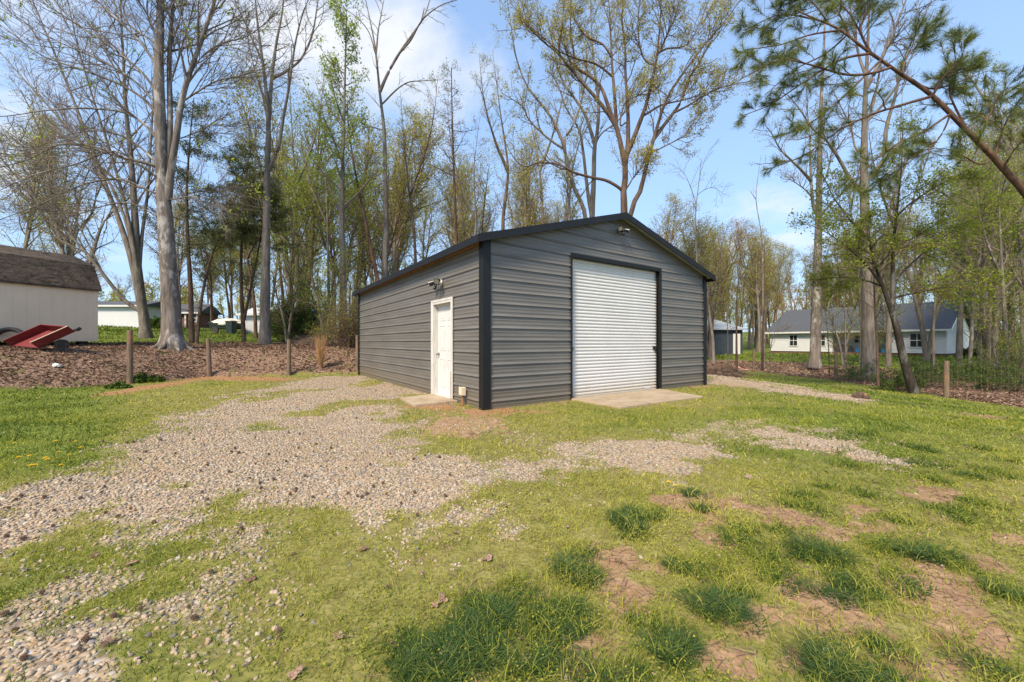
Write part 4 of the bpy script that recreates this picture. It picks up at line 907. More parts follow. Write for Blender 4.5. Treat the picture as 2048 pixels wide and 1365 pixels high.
# --- the big oak behind the ridge
Z = 21.; ft = at(1252, Z)
q = lambda L: [(1024+x/3, y/3) for x, y in L]
T = Tree('oak_tree', 'great spreading oak with fanned limbs and yellow catkins behind the garage ridge', 'tree', ft, 'bark_brown', 'twig_brown', 'leaf_yellow', seed=20)
st = [limb(p, Z, r, .022, dz, 30) for p, r, dz in (
  ([(1250, 700), (1249, 560)]+q([(672, 1270), (668, 1150), (682, 1030), (655, 880), (625, 760), (560, 660), (480, 560), (390, 460), (330, 390), (275, 300), (300, 150), (320, -60)]), .42, 0),
  (q([(622, 760), (575, 640), (530, 520), (455, 450), (385, 400), (368, 300), (350, 150), (360, -80)]), .16, 1.2),
  (q([(688, 990), (700, 880), (700, 740), (695, 640), (682, 450), (680, 300), (660, 100), (670, -80)]), .19, .6),
  (q([(700, 930), (755, 780), (810, 620), (845, 470), (868, 350), (888, 150), (900, -80)]), .20, -.8),
  ([(1262, 690), (1261, 560)]+q([(715, 1290), (775, 1140), (812, 980), (845, 860), (880, 740), (925, 600), (1000, 480), (1080, 370), (1170, 250), (1260, 150), (1350, 30), (1420, -80)]), .30, -1.),
  (q([(858, 840), (940, 720), (1010, 620), (1060, 480), (1110, 400), (1180, 280), (1250, 190), (1300, 60)]), .15, 1.),
  (q([(975, 695), (1060, 640), (1150, 580), (1250, 530), (1350, 505), (1430, 490)]), .09, -.5),
  (q([(630, 770), (615, 560), (602, 400), (592, 200), (580, 0), (560, -90)]), .15, .8),
  (q([(668, 1165), (640, 1135), (570, 1092), (490, 1072), (380, 1040), (280, 990), (160, 980), (80, 1002), (20, 960), (-40, 860)]), .13, -1.),
  (q([(835, 945), (930, 880), (1030, 820), (1100, 750), (1140, 680)]), .06, .5),
  (q([(602, 450), (500, 380), (380, 350), (270, 300), (160, 200), (90, 150)]), .09, -1.),
  (q([(676, 1160), (705, 1110), (740, 1050), (800, 990)]), .07, -.6),
  (q([(700, 700), (650, 740), (680, 620), (760, 570), (850, 520)]), .06, -.6),
  (q([(800, 720), (900, 640), (1040, 600), (1160, 560), (1270, 515)]), .09, .8),
  (q([(870, 360), (930, 310), (1040, 280), (1100, 200), (1160, 60)]), .08, .4),
  (q([(850, 420), (800, 380), (770, 300), (755, 150), (770, 0)]), .08, -.7),
  (q([(865, 350), (920, 230), (980, 100), (1010, -40)]), .09, -1.),
  (q([(595, 330), (540, 260), (450, 220), (380, 130), (350, 20)]), .08, .7),
  (q([(275, 300), (180, 240), (90, 150), (40, 40)]), .07, -.5))]
st = [(p_, r_*.72) for p_, r_ in st]
st[0] = T.flare(st[0], .3)
st = attach(st, (a,) if T.root.name.startswith('leaning_pine') else ())
for x in st: T.trunk(x, 12, .05)
grow(T, st, [.62, .3, .4, .35, .55, .3, .2, .35, .25, .2, .3, .4, .3, .2, .2, .2, .2, .2, .2], (
  dict(n=15, len=2.2, k=4, ang=(28, 62), segs=6, trop=.10, wig=.20, rmin=.011), dict(n=6, len=.85, k=3, ang=(25, 65), segs=5, trop=.06, wig=.22, rmin=.007), dict(n=4, len=.38, k=3, segs=3, rmin=.005)),
  dict(n=5, size=.095, share=.85, jit=.08, droop=.8, asp=.45))
T.done()
# --- grey multi-trunk companion to its left
Z = 26.; ft = at(1180, Z)
T = Tree('grey_oak', 'tall grey tree with several long fanned stems left of the spreading oak', 'tree', ft, 'bark_grey', 'twig_grey', 'leaf_olive', seed=21)
st = [limb(p, Z, r, .022, dz, 30) for p, r, dz in (
  ([(1184, 690), (1184, 560)]+q([(482, 1290), (490, 1080), (494, 900), (510, 800), (520, 640), (500, 450), (480, 250), (470, 0), (470, -90)]), .30, 0), (q([(478, 1280), (455, 1150), (425, 900), (410, 800), (370, 720), (320, 640), (270, 500), (200, 400)]), .14, 1.),
  ([(1172, 690), (1170, 560)]+q([(435, 1300), (370, 1130), (325, 960), (300, 850), (230, 700), (150, 600), (80, 500), (20, 330), (0, 200), (-30, 0)]), .22, -1.), (q([(500, 870), (540, 800), (640, 720), (760, 560), (830, 470)]), .06, .8),
  (q([(480, 860), (440, 700), (380, 600), (300, 480), (250, 300), (210, 100)]), .12, 1.), (q([(325, 960), (320, 860), (370, 760), (420, 600), (450, 400), (440, 200)]), .10, .6), (q([(300, 930), (200, 830), (100, 720), (60, 640), (-60, 560)]), .08, -1.), ([(1142, 690), (1140, 560)]+q([(345, 1290), (335, 1150), (322, 1000)]), .14, -.3))]
st = attach(st, (a,) if T.root.name.startswith('leaning_pine') else ())
for x in st: T.trunk(x, 10, .05)
grow(T, st, [.5, .3, .45, .2, .3, .3, .3, .5], (dict(n=12, len=2.4, k=4, ang=(22, 52), segs=6, trop=.12, wig=.14, rmin=.011), dict(n=6, len=.95, k=3, ang=(25, 60), segs=4, trop=.08, wig=.18, rmin=.007), dict(n=3, len=.42, k=3, segs=3, rmin=.0055)), dict(n=4, size=.12, share=.8, jit=.08))
T.done()

# --- right side: pale trunk, great trunk, dark leaning tree
Z = 23.; ft = at(1629, Z)
T = Tree('hickory_tree', 'pale straight trunk forking above head height in front of the white house', 'tree', ft, 'bark_pale', 'twig_grey', 'leaf_olive', seed=22)
st = [limb(p, Z, r, .022, dz, 30) for p, r, dz in (
  ([(1629, 735), (1631, 680), (1633, 600), (1635, 520), (1637, 440), (1639, 340), (1641, 250), (1645, 150), (1650, 40), (1655, -60)], .36, 0), ([(1635, 435), (1625, 410), (1621, 340), (1619, 270), (1612, 200)], .12, .6), ([(1640, 430), (1662, 408), (1690, 380), (1705, 355), (1730, 330)], .10, -.6),
  ([(1628, 392), (1605, 375), (1582, 360)], .06, .3), ([(1626, 358), (1600, 335), (1562, 300), (1545, 270), (1530, 250)], .11, -.4), ([(1642, 500), (1668, 470), (1690, 440), (1704, 415)], .06, .5), ([(1640, 390), (1655, 350), (1665, 300), (1690, 240)], .07, -.5))]
st[0] = T.flare(st[0], .5)
st = attach(st, (a,) if T.root.name.startswith('leaning_pine') else ())
for x in st: T.trunk(x, 12, .035)
grow(T, st, [.55]+[.35]*6, (dict(n=10, len=1.8, k=4, ang=(25, 60), segs=6, trop=.08, wig=.2, rmin=.010), dict(n=5, len=.8, k=3, segs=4, wig=.2, rmin=.007), dict(n=3, len=.36, k=3, segs=3, rmin=.005)), dict(n=2, size=.08, share=.5, jit=.06))
T.done()
Z = 19.; ft = at(1738, Z)
T = Tree('great_oak', 'thickest grey trunk at the right with high forked limbs behind the pine', 'tree', ft, 'bark_grey', 'twig_brown', 'leaf_olive', seed=23)
st = [limb(p, Z, r, .022, dz, 32) for p, r, dz in (
  ([(1738, 760), (1738, 690), (1736, 600), (1733, 500), (1730, 420), (1728, 340), (1729, 250), (1732, 160), (1737, 60), (1742, -60)], .43, 0), ([(1712, 385), (1690, 350), (1676, 320), (1655, 285), (1625, 258), (1600, 220), (1575, 190)], .12, -.6), ([(1742, 370), (1762, 345), (1774, 318), (1776, 260), (1790, 200), (1812, 110), (1850, 30), (1880, -40)], .15, .6),
  ([(1726, 300), (1710, 290), (1700, 250), (1680, 210), (1660, 170)], .06, .5), ([(1730, 180), (1752, 140), (1780, 80), (1812, 0), (1830, -60)], .14, -.4), ([(1736, 250), (1750, 200), (1764, 120), (1785, 40)], .09, .8), ([(1745, 240), (1790, 180), (1830, 100), (1868, 20)], .09, -.8), ([(1724, 150), (1712, 90), (1698, 0)], .09, .5))]
st[0] = T.flare(st[0], .55)
st = attach(st, (a,) if T.root.name.startswith('leaning_pine') else ())
for x in st: T.trunk(x, 14, .035)
grow(T, st, [.55]+[.3]*7, (dict(n=10, len=2.0, k=4, ang=(28, 62), segs=6, trop=.08, wig=.2, rmin=.010), dict(n=6, len=.85, k=3, segs=4, wig=.2, rmin=.007), dict(n=3, len=.36, k=3, segs=3, rmin=.005)), dict(n=2, size=.08, share=.5, jit=.06))
T.done()
Z = 12.9; ft = at(1822, Z)
T = Tree('leaning_elm', 'dark leaning trunk with layered bright green leaves at the right fence', 'tree', ft, 'bark_dark', 'twig_brown', 'leaf_elm', seed=24)
st = [limb(p, Z, r, .012, dz, 28) for p, r, dz in (
  ([(1832, 800), (1818, 755), (1803, 700), (1794, 660), (1782, 620), (1770, 585), (1757, 550), (1742, 500), (1737, 440)], .21, 0), ([(1782, 625), (1785, 560), (1786, 500), (1794, 420), (1803, 330), (1806, 230)], .09, .5), ([(1768, 580), (1740, 540), (1700, 500), (1660, 470), (1620, 450)], .05, -.4), ([(1788, 560), (1830, 520), (1880, 480), (1940, 440), (1990, 425)], .05, .8),
  ([(1785, 600), (1840, 585), (1900, 575), (1960, 580)], .045, -.6), ([(1770, 570), (1730, 560), (1680, 555), (1640, 560)], .04, .8), ([(1794, 430), (1830, 400), (1880, 370), (1930, 345)], .04, -.3), ([(1760, 540), (1790, 500), (1840, 470), (1890, 455)], .045, .3), ([(1738, 480), (1700, 440), (1670, 400), (1650, 360)], .04, .2))]
st = attach(st, (a,) if T.root.name.startswith('leaning_pine') else ())
for x in st: T.trunk(x, 11, .05)
grow(T, st, [.70, .25, .2, .2, .2, .2, .2, .2, .2], (dict(n=22, len=1.25, k=4, ang=(35, 70), segs=5, trop=-.0, wig=.13, rmin=.006, flat=.6), dict(n=6, len=.5, k=3, ang=(30, 65), segs=4, trop=-.03, wig=.15, rmin=.004, flat=.7), dict(n=4, len=.2, k=3, segs=3, rmin=.003, flat=.6)), dict(n=4, size=.072, share=.85, jit=.07, asp=.6))
T.done()
# --- pine leaning in from the right edge
Z = 11.; bx = (2235-CX)/F*11.6; ft = (bx, 11.6, h1(bx, 11.6))
T = Tree('leaning_pine', 'scaly reddish pine trunk leaning in from the right edge with long green needles', 'tree', ft, 'bark_pine', 'twig_brown', 'needle', seed=25)
a = limb([(2238, 815), (2200, 690), (2150, 560), (2100, 460), (2048, 385), (1990, 318), (1930, 258), (1862, 190), (1790, 140), (1735, 102), (1680, 60), (1630, 38), (1590, 20)], Z+.4, .24, .022, -.6, 44); T.trunk(a, 14, .06)
st = [limb(p, Z, r, .012, dz, 20) for p, r, dz in (
  ([(1735, 102), (1720, 60), (1735, 20), (1730, -30)], .05, -.5), ([(1790, 140), (1740, 150), (1690, 150), (1620, 130), (1560, 120), (1500, 150)], .055, -.7), ([(1740, 105), (1680, 120), (1600, 170), (1540, 210), (1490, 230)], .05, .3), ([(1862, 190), (1800, 210), (1740, 230), (1680, 260), (1610, 310), (1560, 330)], .06, .5),
  ([(1862, 190), (1890, 150), (1920, 120), (1930, 90)], .05, -.6), ([(1930, 258), (1900, 190), (1905, 150), (1930, 120)], .05, .6), ([(1895, 225), (1850, 260), (1790, 290), (1740, 330), (1700, 380)], .05, -.5), ([(1990, 318), (2010, 250), (2040, 200), (2080, 180)], .05, .4), ([(1960, 290), (2000, 190), (2050, 170)], .045, -.5),
  ([(1990, 318), (1960, 330), (1900, 300), (1840, 300)], .03, .6), ([(1680, 60), (1620, 70), (1560, 90), (1490, 100)], .035, -.5), ([(1630, 38), (1560, 30), (1490, 60)], .03, .3), ([(1740, 110), (1700, 30), (1650, -20)], .04, .5), ([(2048, 385), (2080, 300), (2120, 260)], .05, .5), ([(1700, 70), (1660, 0), (1600, -30)], .03, .2),
  ([(1800, 145), (1820, 100), (1850, 60)], .03, .2), ([(1700, 72), (1650, 110), (1590, 140), (1530, 190)], .035, .8), ([(1760, 120), (1690, 190), (1630, 240), (1570, 270)], .04, -.9), ([(1830, 170), (1870, 180), (1930, 160), (1980, 140)], .04, .7), ([(1910, 240), (1870, 290), (1800, 330), (1760, 360)], .035, .5), ([(2010, 340), (2030, 300), (2060, 270), (2090, 250)], .04, -.6), ([(1660, 45), (1620, 0), (1560, -40)], .03, -.3))]
st = attach(st, (a,) if T.root.name.startswith('leaning_pine') else ())
for x in st: T.trunk(x, 6, 0)
lv = grow(T, st, [.22]*len(st), (dict(n=11, len=.95, k=4, ang=(30, 65), segs=6, trop=.03, wig=.12, rmin=.008), dict(n=5, len=.36, k=3, ang=(25, 60), segs=4, trop=.08, rmin=.006)), [dict(fn=needles, n=64, size=.19, share=.72, w=.0062), dict(fn=needles, level=0, n=110, size=.19, share=.85, w=.0062, t0=.2)])
T.done()
# --- bare little tree and dead pole above the right eave
def slim(name, label, cat, Z, stems, seed, bk, tw, lf, spec, leaf, t0s, kk=7, group=None):
    x0 = stems[0][0][0]; ft = at(x0[0], Z); T = Tree(name, label, cat, ft, bk, tw, lf, group, seed)
    L = attach([limb(p, Z, r, .008, dz, 20) for p, r, dz in stems])
    for x in L: T.trunk(x, kk, .04)
    grow(T, L, t0s, spec, leaf); T.done()
slim('bare_sapling', 'small nearly bare tree reaching up beside the right eave of the garage', 'tree', 21, [([(1400, 735), (1396, 600), (1391, 440), (1395, 390), (1402, 340), (1420, 300), (1440, 280)], .07, 0), ([(1392, 400), (1370, 350), (1345, 330)], .025, .4), ([(1396, 380), (1425, 375), (1450, 390)], .02, -.4)], 31, 'bark_grey', 'twig_grey', 'leaf_brown',
     (dict(n=8, len=1.3, k=3, ang=(35, 70), segs=5, trop=.05, wig=.15, rmin=.006), dict(n=5, len=.5, k=3, segs=4, rmin=.0045)), dict(n=2, size=.05, share=.7, jit=.05), [.5, .2, .2])
slim('dead_sapling', 'dead leafless pole with a kinked top right of the garage', 'tree', 24, [([(1528, 735), (1526, 600), (1524, 480), (1512, 400), (1518, 340), (1522, 310)], .10, 0), ([(1512, 400), (1500, 382)], .03, 0)], 32, 'bark_pale', 'twig_grey', None, (dict(n=3, len=.5, k=3, segs=4, rmin=.006),), None, [.6, .3])
# ------------------------------------------------------------------ saplings and slender trunks one can tell apart
SP1 = (dict(n=12, len=.9, k=3, ang=(35, 70), segs=5, trop=.04, wig=.14, rmin=.005), dict(n=5, len=.36, k=3, segs=4, rmin=.0035))
k_ = 40
for (Z, pts, r, lab, lf, share) in (
  (17.5, [(1474, 742), (1473, 680), (1474, 600), (1480, 520), (1472, 440)], .06, 'thin dark sapling with fresh green leaves beside the pink rocks', 'leaf_olive', .9),
  (18.5, [(1456, 740), (1455, 660), (1448, 600), (1420, 570)], .03, 'twiggy grey sapling bending left behind the brush heap', 'leaf_bright', .8),
  (19.0, [(1525, 742), (1526, 660), (1530, 560), (1528, 470)], .07, 'rough brown sapling right of the grey fence post with twiggy top', 'leaf_olive', .7),
  (20.0, [(1540, 745), (1541, 700), (1552, 660), (1574, 648)], .035, 'crooked dark sapling with a side branch in front of the white house', 'leaf_olive', .4),
  (17.0, [(1659, 752), (1656, 680), (1650, 620), (1640, 560)], .03, 'wispy sapling between the pale trunk and the grey fence post', 'leaf_bright', .8),
  (20.5, [(1692, 748), (1690, 640), (1686, 560), (1690, 480), (1702, 400)], .06, 'upright sapling with green tiers of leaves left of the thickest trunk', 'leaf_bright', .9),
  (13.6, [(1756, 772), (1754, 690), (1750, 620), (1748, 540), (1752, 450)], .065, 'dark slim trunk close against the right flank of the thickest trunk', 'leaf_bright', .8),
  (21.0, [(1868, 742), (1867, 660), (1872, 560), (1866, 450), (1870, 330)], .10, 'slender grey trunk crossing the right window of the white house', 'leaf_olive', .7)):
    slim('sapling', lab, 'sapling', Z, [(pts, r, .2)], k_, 'bark_grey' if k_ % 2 else 'bark_brown', 'twig_brown', lf, SP1, dict(n=4, size=.06, share=share, jit=.06), [.35], 7); k_ += 1
SP2 = (dict(n=14, len=2.0, k=4, ang=(30, 60), segs=6, trop=.08, wig=.15, rmin=.008), dict(n=6, len=.8, k=3, segs=4, wig=.18, rmin=.006), dict(n=3, len=.34, k=3, segs=3, rmin=.0045))
for (Z, pts, r, lab, bk, lf, sh) in (
  (24., [(1776, 745), (1778, 660), (1786, 560), (1792, 450), (1800, 300), (1806, 150)], .22, 'grey trunk just right of the dark leaning elm', 'bark_grey', 'leaf_olive', .6),
  (22., [(1917, 752), (1920, 650), (1926, 540), (1934, 420), (1950, 330), (1965, 200)], .24, 'grey trunk standing in front of the gable of the white house', 'bark_grey', 'leaf_olive', .5),
  (20., [(1938, 752), (1944, 660), (1950, 560), (1975, 470), (2010, 380), (2060, 300)], .13, 'mossy grey trunk bending right beside the white gable', 'bark_pale', 'leaf_olive', .5),
  (18., [(1972, 770), (1968, 680), (1962, 600), (1966, 480), (1958, 380), (1940, 300)], .12, 'dark brown trunk in the thicket right of the white house', 'bark_dark', 'leaf_bright', .8),
  (17., [(2012, 778), (2012, 680), (2005, 560), (2000, 450), (1995, 320)], .17, 'pale blotched trunk near the right edge of the woods', 'bark_pale', 'leaf_olive', .6),
  (21., [(2044, 760), (2046, 660), (2040, 520), (2036, 400), (2040, 250)], .22, 'pale grey trunk standing at the right edge of the picture', 'bark_grey', 'leaf_olive', .5),
  (26., [(1985, 745), (1984, 640), (1990, 500), (1996, 350), (2000, 200)], .2, 'brown trunk farther back in the thicket on the right', 'bark_brown', 'leaf_yellow', .6),
  (27., [(600, 685), (598, 600), (592, 480), (590, 380), (584, 260), (578, 150)], .24, 'grey trunk rising behind the evergreen bush left of the garage', 'bark_grey', 'leaf_bright', .9),
  (25., [(660, 690), (657, 560), (655, 450), (652, 350), (648, 240)], .12, 'thin straight trunk just left of the bright leafy poplar', 'bark_grey', 'leaf_bright', .9),
  (26., [(512, 680), (508, 600), (495, 520), (480, 440), (470, 340)], .15, 'leaning brown trunk between the dark cedar and the white shed', 'bark_brown', 'leaf_olive', .8),
  (28., [(568, 685), (566, 600), (556, 500), (546, 420), (540, 330)], .16, 'brown trunk leaning left behind the straight grey tree', 'bark_brown', 'leaf_bright', .9),
  (27., [(835, 690), (832, 560), (828, 460), (818, 380), (808, 280), (800, 180)], .17, 'forked grey brown trunk above the far end of the garage roof', 'bark_brown', 'leaf_olive', .9),
  (29., [(1010, 690), (1008, 560), (1006, 440), (1016, 340), (1000, 220), (985, 100)], .24, 'upright brown trunk behind the middle of the garage roof', 'bark_brown', 'leaf_olive', .9),
  (31., [(1090, 690), (1088, 560), (1085, 430), (1078, 330), (1060, 240), (1040, 150)], .22, 'pale trunk between the middle trunk and the grey fanned tree', 'bark_far', 'leaf_orange', .9),
  (29., [(945, 690), (946, 560), (952, 440), (948, 340), (960, 230)], .17, 'slim trunk with orange buds right of the sparse dark pine', 'bark_grey', 'leaf_orange', .9)):
    P_ = [(pts, r, .5)]
    m0 = pts[len(pts)//2]; m1 = pts[-1]; sgn = 1 if k_ % 2 else -1
    P_.append(([m0, (m0[0]+sgn*26, m0[1]-60), (m0[0]+sgn*48, m0[1]-140), (m0[0]+sgn*58, m0[1]-230)], r*.5, -.6))
    slim('woodland_tree', lab, 'tree', Z, P_, k_, bk, 'twig_grey', lf, SP2, dict(n=3, size=.085, share=sh, jit=.08), [.4, .25], 9); k_ += 1

# ------------------------------------------------------------------ woodland trees behind: kinds, each copied as a whole tree
def kind(name, label, group, h, r, seed, bk, tw, lf, leafsize, leafn, share, nb=22, blen=3.0, ang=(22, 50), t0=.32, stems=1, trop=.1, third=3, bend=.5):
    rg = np.random.default_rng(seed); T = Tree(name, label, 'tree', (0, 0, 0), bk, tw, lf, group, seed); L = []
    for s in range(stems):
        an = rg.uniform(0, 6.28); le = (.10 if stems == 1 else .22)*h; x = [(0, 0, -.4)]
        for i in range(1, 7): t = i/6; x.append((math.cos(an)*le*t**1.4+rg.normal()*bend*t*.35, math.sin(an)*le*t**1.4+rg.normal()*bend*t*.35, h*t*(1 if s == 0 else rg.uniform(.75, .95))))
        P = spline(x, 26); t = np.linspace(0, 1, 26); R = r*(.75 if s else 1)*(1-t)**.75+.02; R = R*(1+.5*np.exp(-t*22)); L.append((P, R)); T.trunk((P, R), 8, .05)
    if stems == 1:
        fk = rg.uniform(.4, .55); i = int(fk*25); P0 = L[0][0][i]; an = rg.uniform(0, 6.28)
        x = [P0]+[P0+np.array([math.cos(an)*h*.16*u, math.sin(an)*h*.16*u, (h-P0[2])*.95*u**1.1]) for u in (.25, .5, .75, 1.)]; P = spline(x, 26); t = np.linspace(0, 1, 26); R = L[0][1][i]*.6*(1-t)**.8+.018; L.append((P, R)); T.trunk((P, R), 7, .05)
    spec = [dict(n=nb, len=blen, k=4, ang=ang, segs=6, trop=trop, wig=.13, rmin=.012, taper=.5), dict(n=6, len=blen*.36, k=3, segs=4, wig=.17, rmin=.008, trop=.06)]
    if third: spec.append(dict(n=third, len=blen*.15, k=3, segs=3, rmin=.006))
    grow(T, L, [t0]+[.2]*(len(L)-1), spec, dict(n=leafn, size=leafsize, share=share, jit=.20) if lf else None)
    return T.done()
KINDS = [
 ('slim_tree', 'slim grey woodland tree thinly dotted with yellow green buds', 'slim budding trees of the woods behind', dict(h=17, r=.16, seed=101, bk='bark_far', tw='twig_grey', lf='leaf_yellow', leafsize=.14, leafn=6, share=.9, blen=4.2, ang=(22, 55), nb=26)),
 ('leafy_tree', 'airy woodland tree in fresh light green leaf', 'fresh green trees of the woods behind', dict(h=13, r=.15, seed=102, bk='bark_grey', tw='twig_grey', lf='leaf_bright', leafsize=.14, leafn=6, share=.95, blen=3.8, ang=(28, 62), nb=24)),
 ('bare_tree', 'bare grey woodland tree with several stems and upswept twigs', 'bare fanned trees of the woods behind', dict(h=18, r=.17, seed=103, bk='bark_far', tw='twig_grey', lf='leaf_olive', leafsize=.13, leafn=3, share=.5, stems=3, ang=(15, 42), trop=.14)),
 ('budding_tree', 'woodland tree hazed with orange brown spring buds', 'orange budding trees of the woods behind', dict(h=15, r=.15, seed=104, bk='bark_brown', tw='twig_brown', lf='leaf_orange', leafsize=.13, leafn=5, share=.85, blen=3.9, ang=(25, 60), nb=24)),
 ('olive_tree', 'brown trunked woodland tree with olive green young foliage', 'olive green trees of the woods behind', dict(h=16, r=.15, seed=105, bk='bark_brown', tw='twig_brown', lf='leaf_olive', leafsize=.14, leafn=6, share=.95, ang=(28, 65), blen=3.9, nb=24)),
 ('wood_pine', 'dark woodland pine with a ragged evergreen top', 'dark pines of the woods behind', dict(h=15, r=.18, seed=106, bk='bark_pine', tw='twig_brown', lf='leaf_dark', leafsize=.16, leafn=9, share=.8, ang=(60, 95), t0=.5, trop=.05, blen=2.2)),
 ('understory_tree', 'low spreading understory tree in light green leaf', 'low green understory trees of the woods', dict(h=6.5, r=.07, seed=107, bk='bark_grey', tw='twig_brown', lf='leaf_bright', leafsize=.085, leafn=4, share=.9, blen=1.7, t0=.2, ang=(35, 70), stems=2, trop=.02)),
]
protos = [kind(n, l, g, **kw) for n, l, g, kw in KINDS]
def copy_tree(root, loc, rz, s):
    r = root.copy(); C.objects.link(r); r.location = loc; r.rotation_euler = (0, 0, rz); r.scale = (s, s, s)
    for ch in root.children:
        c = ch.copy(); C.objects.link(c); c.parent = r
    return r
rnd = random.Random(77); used = [False]*len(protos); placed = []
def put(k, px, Z, s):
    x, y, z = at(px, Z)
    if used[k]: copy_tree(protos[k], (x, y, z), rnd.uniform(0, 6.28), s)
    else:
        o = protos[k]; o.location = (x, y, z); o.rotation_euler = (0, 0, rnd.uniform(0, 6.28)); o.scale = (s,)*3; used[k] = True
def strip(n, x0, x1, z0, z1, kinds, s0=.8, s1=1.15):
    for i in range(n):
        for _ in range(30):
            px, Z = rnd.uniform(x0, x1), rnd.uniform(z0, z1); X = (px-CX)/F*Z
            if all((X-a)**2+(Z-b_)**2 > 1.6 for a, b_ in placed): break
        placed.append((X, Z)); put(rnd.choice(kinds), px, Z, rnd.uniform(s0, s1))
strip(13, 540, 760, 27, 46, (0, 0, 1, 1, 4, 2, 3)); strip(7, 570, 720, 21, 30, (6, 6, 1), .6, .95)
strip(22, 740, 1120, 28, 50, (0, 4, 4, 2, 3, 1, 0)); strip(14, 1080, 1420, 30, 52, (3, 0, 2, 4), .55, .8); strip(8, 1300, 1440, 27, 40, (0, 3, 6, 4), .45, .7)
strip(20, 1400, 1700, 54, 75, (0, 3, 4, 5, 2), .7, 1.0); strip(8, 1420, 1540, 41, 50, (6, 0, 4), .7, 1.); strip(8, 1420, 1530, 47, 60, (0, 3, 0, 4), .75, 1.0); strip(22, 1690, 1990, 56, 74, (0, 4, 3, 2, 5), .9, 1.3)
strip(18, 1950, 2150, 20, 45, (0, 4, 2, 1, 6, 0), .75, 1.1); strip(7, 1960, 2130, 16.5, 24, (6, 6, 1), .5, .8)
strip(14, 340, 560, 36, 56, (3, 4, 0, 5, 1), .6, .9); strip(12, -80, 330, 52, 75, (2, 3, 0, 5), .45, .75); strip(4, 30, 200, 26, 38, (2, 2, 0), .8, 1.0)
strip(2, 1700, 1880, 24, 28, (2, 0), .8, .95); strip(2, 1570, 1860, 22, 28, (6,), .7, .9)
# trees of the near lot line, right and left, out of sight of the lens, give the yard its surroundings
far = Geo(); rg = np.random.default_rng(9); n = 190
pxs = rg.uniform(-150, 2200, n); Zs = rg.uniform(62, 105, n); X_ = (pxs-CX)/F*Zs; g_ = H(X_, Zs); hh = rg.uniform(9, 15, n)*np.where(pxs < 420, .62, 1.); S_ = 10; t = np.linspace(0, 1, S_)
P = np.stack([X_[:, None]+rg.normal(size=(n, 1))*1.2*t, Zs[:, None]+rg.normal(size=(n, 1))*t, g_[:, None]-.4+hh[:, None]*t], -1); P[..., :2] += np.cumsum(rg.normal(0, .12, (n, S_, 2)), 1); R = rg.uniform(.1, .24, (n, 1))*(1-t)**.8+.02
tubes(far, P, R, 5); b1, r1 = spawn(rg, P, R, 13, hh*.24, (25, 58), .18, 1, 5, .1, .13, .6, .02); tubes(far, b1, r1, 3); b2_, r2 = spawn(rg, b1, r1, 6, 1.3, (25, 60), .2, 1, 4, .08, .15, .7, .013); tubes(far, b2_, r2, 3)
kindsel = rg.integers(0, 3, n).repeat(13*6)
for mi, k in ((2, 0), (3, 1), (4, 2)): leaves(far, rg, b2_[kindsel == k], 11, .30, .3, .1, mi)
tag(far.build('far_woods', [M['bark_far'], M['twig_grey'], M['leaf_yellow'], M['leaf_olive'], M['leaf_orange']], smooth=False), 'hazy mass of budding woods far behind the houses', 'woods', kind='stuff')

# ------------------------------------------------------------------ shrubs and thickets
def bush(name, label, foot, rad, h, n, leafm, seed, size=.06, ln=6, twig='twig_brown', group=None, lean=.5, cat='shrub'):
    rg = np.random.default_rng(seed); e = empty(name, foot, label, cat, group); g1, g2 = Geo(), Geo(); S_ = 7; t = np.linspace(0, 1, S_); an = rg.uniform(0, 6.28, n); rr = np.sqrt(rg.random(n))*rad
    P = np.zeros((n, S_, 3)); hh_ = h*rg.uniform(.55, 1.1, n)*(1-.45*(rr/rad)**2)
    P[..., 0] = np.cos(an)[:, None]*(rr[:, None]*(.25+.75*t**lean)); P[..., 1] = np.sin(an)[:, None]*(rr[:, None]*(.25+.75*t**lean)); P[..., 2] = hh_[:, None]*t-.05; P[..., :2] += np.cumsum(rg.normal(0, .03*h, (n, S_, 2)), 1)*.5
    R = np.maximum(.012*h/2*(1-t)[None]*np.ones((n, 1)), .004); tubes(g1, P, R, 4)
    b1, r1 = spawn(rg, P, R, 9, h*.28, (30, 70), .15, 1, 4, .05, .15, .7, .004); tubes(g1, b1, r1, 3); b2_, r2 = spawn(rg, b1, r1, 4, h*.11, (25, 60), .2, 1, 3, .05, .15, .7, .003); tubes(g1, b2_, r2, 3)
    g1.build('stem', [M[twig]], e)
    if leafm: leaves(g2, rg, b2_, ln, size, .05*h*.4, .1, 0); g2.build('foliage', [M[leafm]], e, smooth=False)
    return e
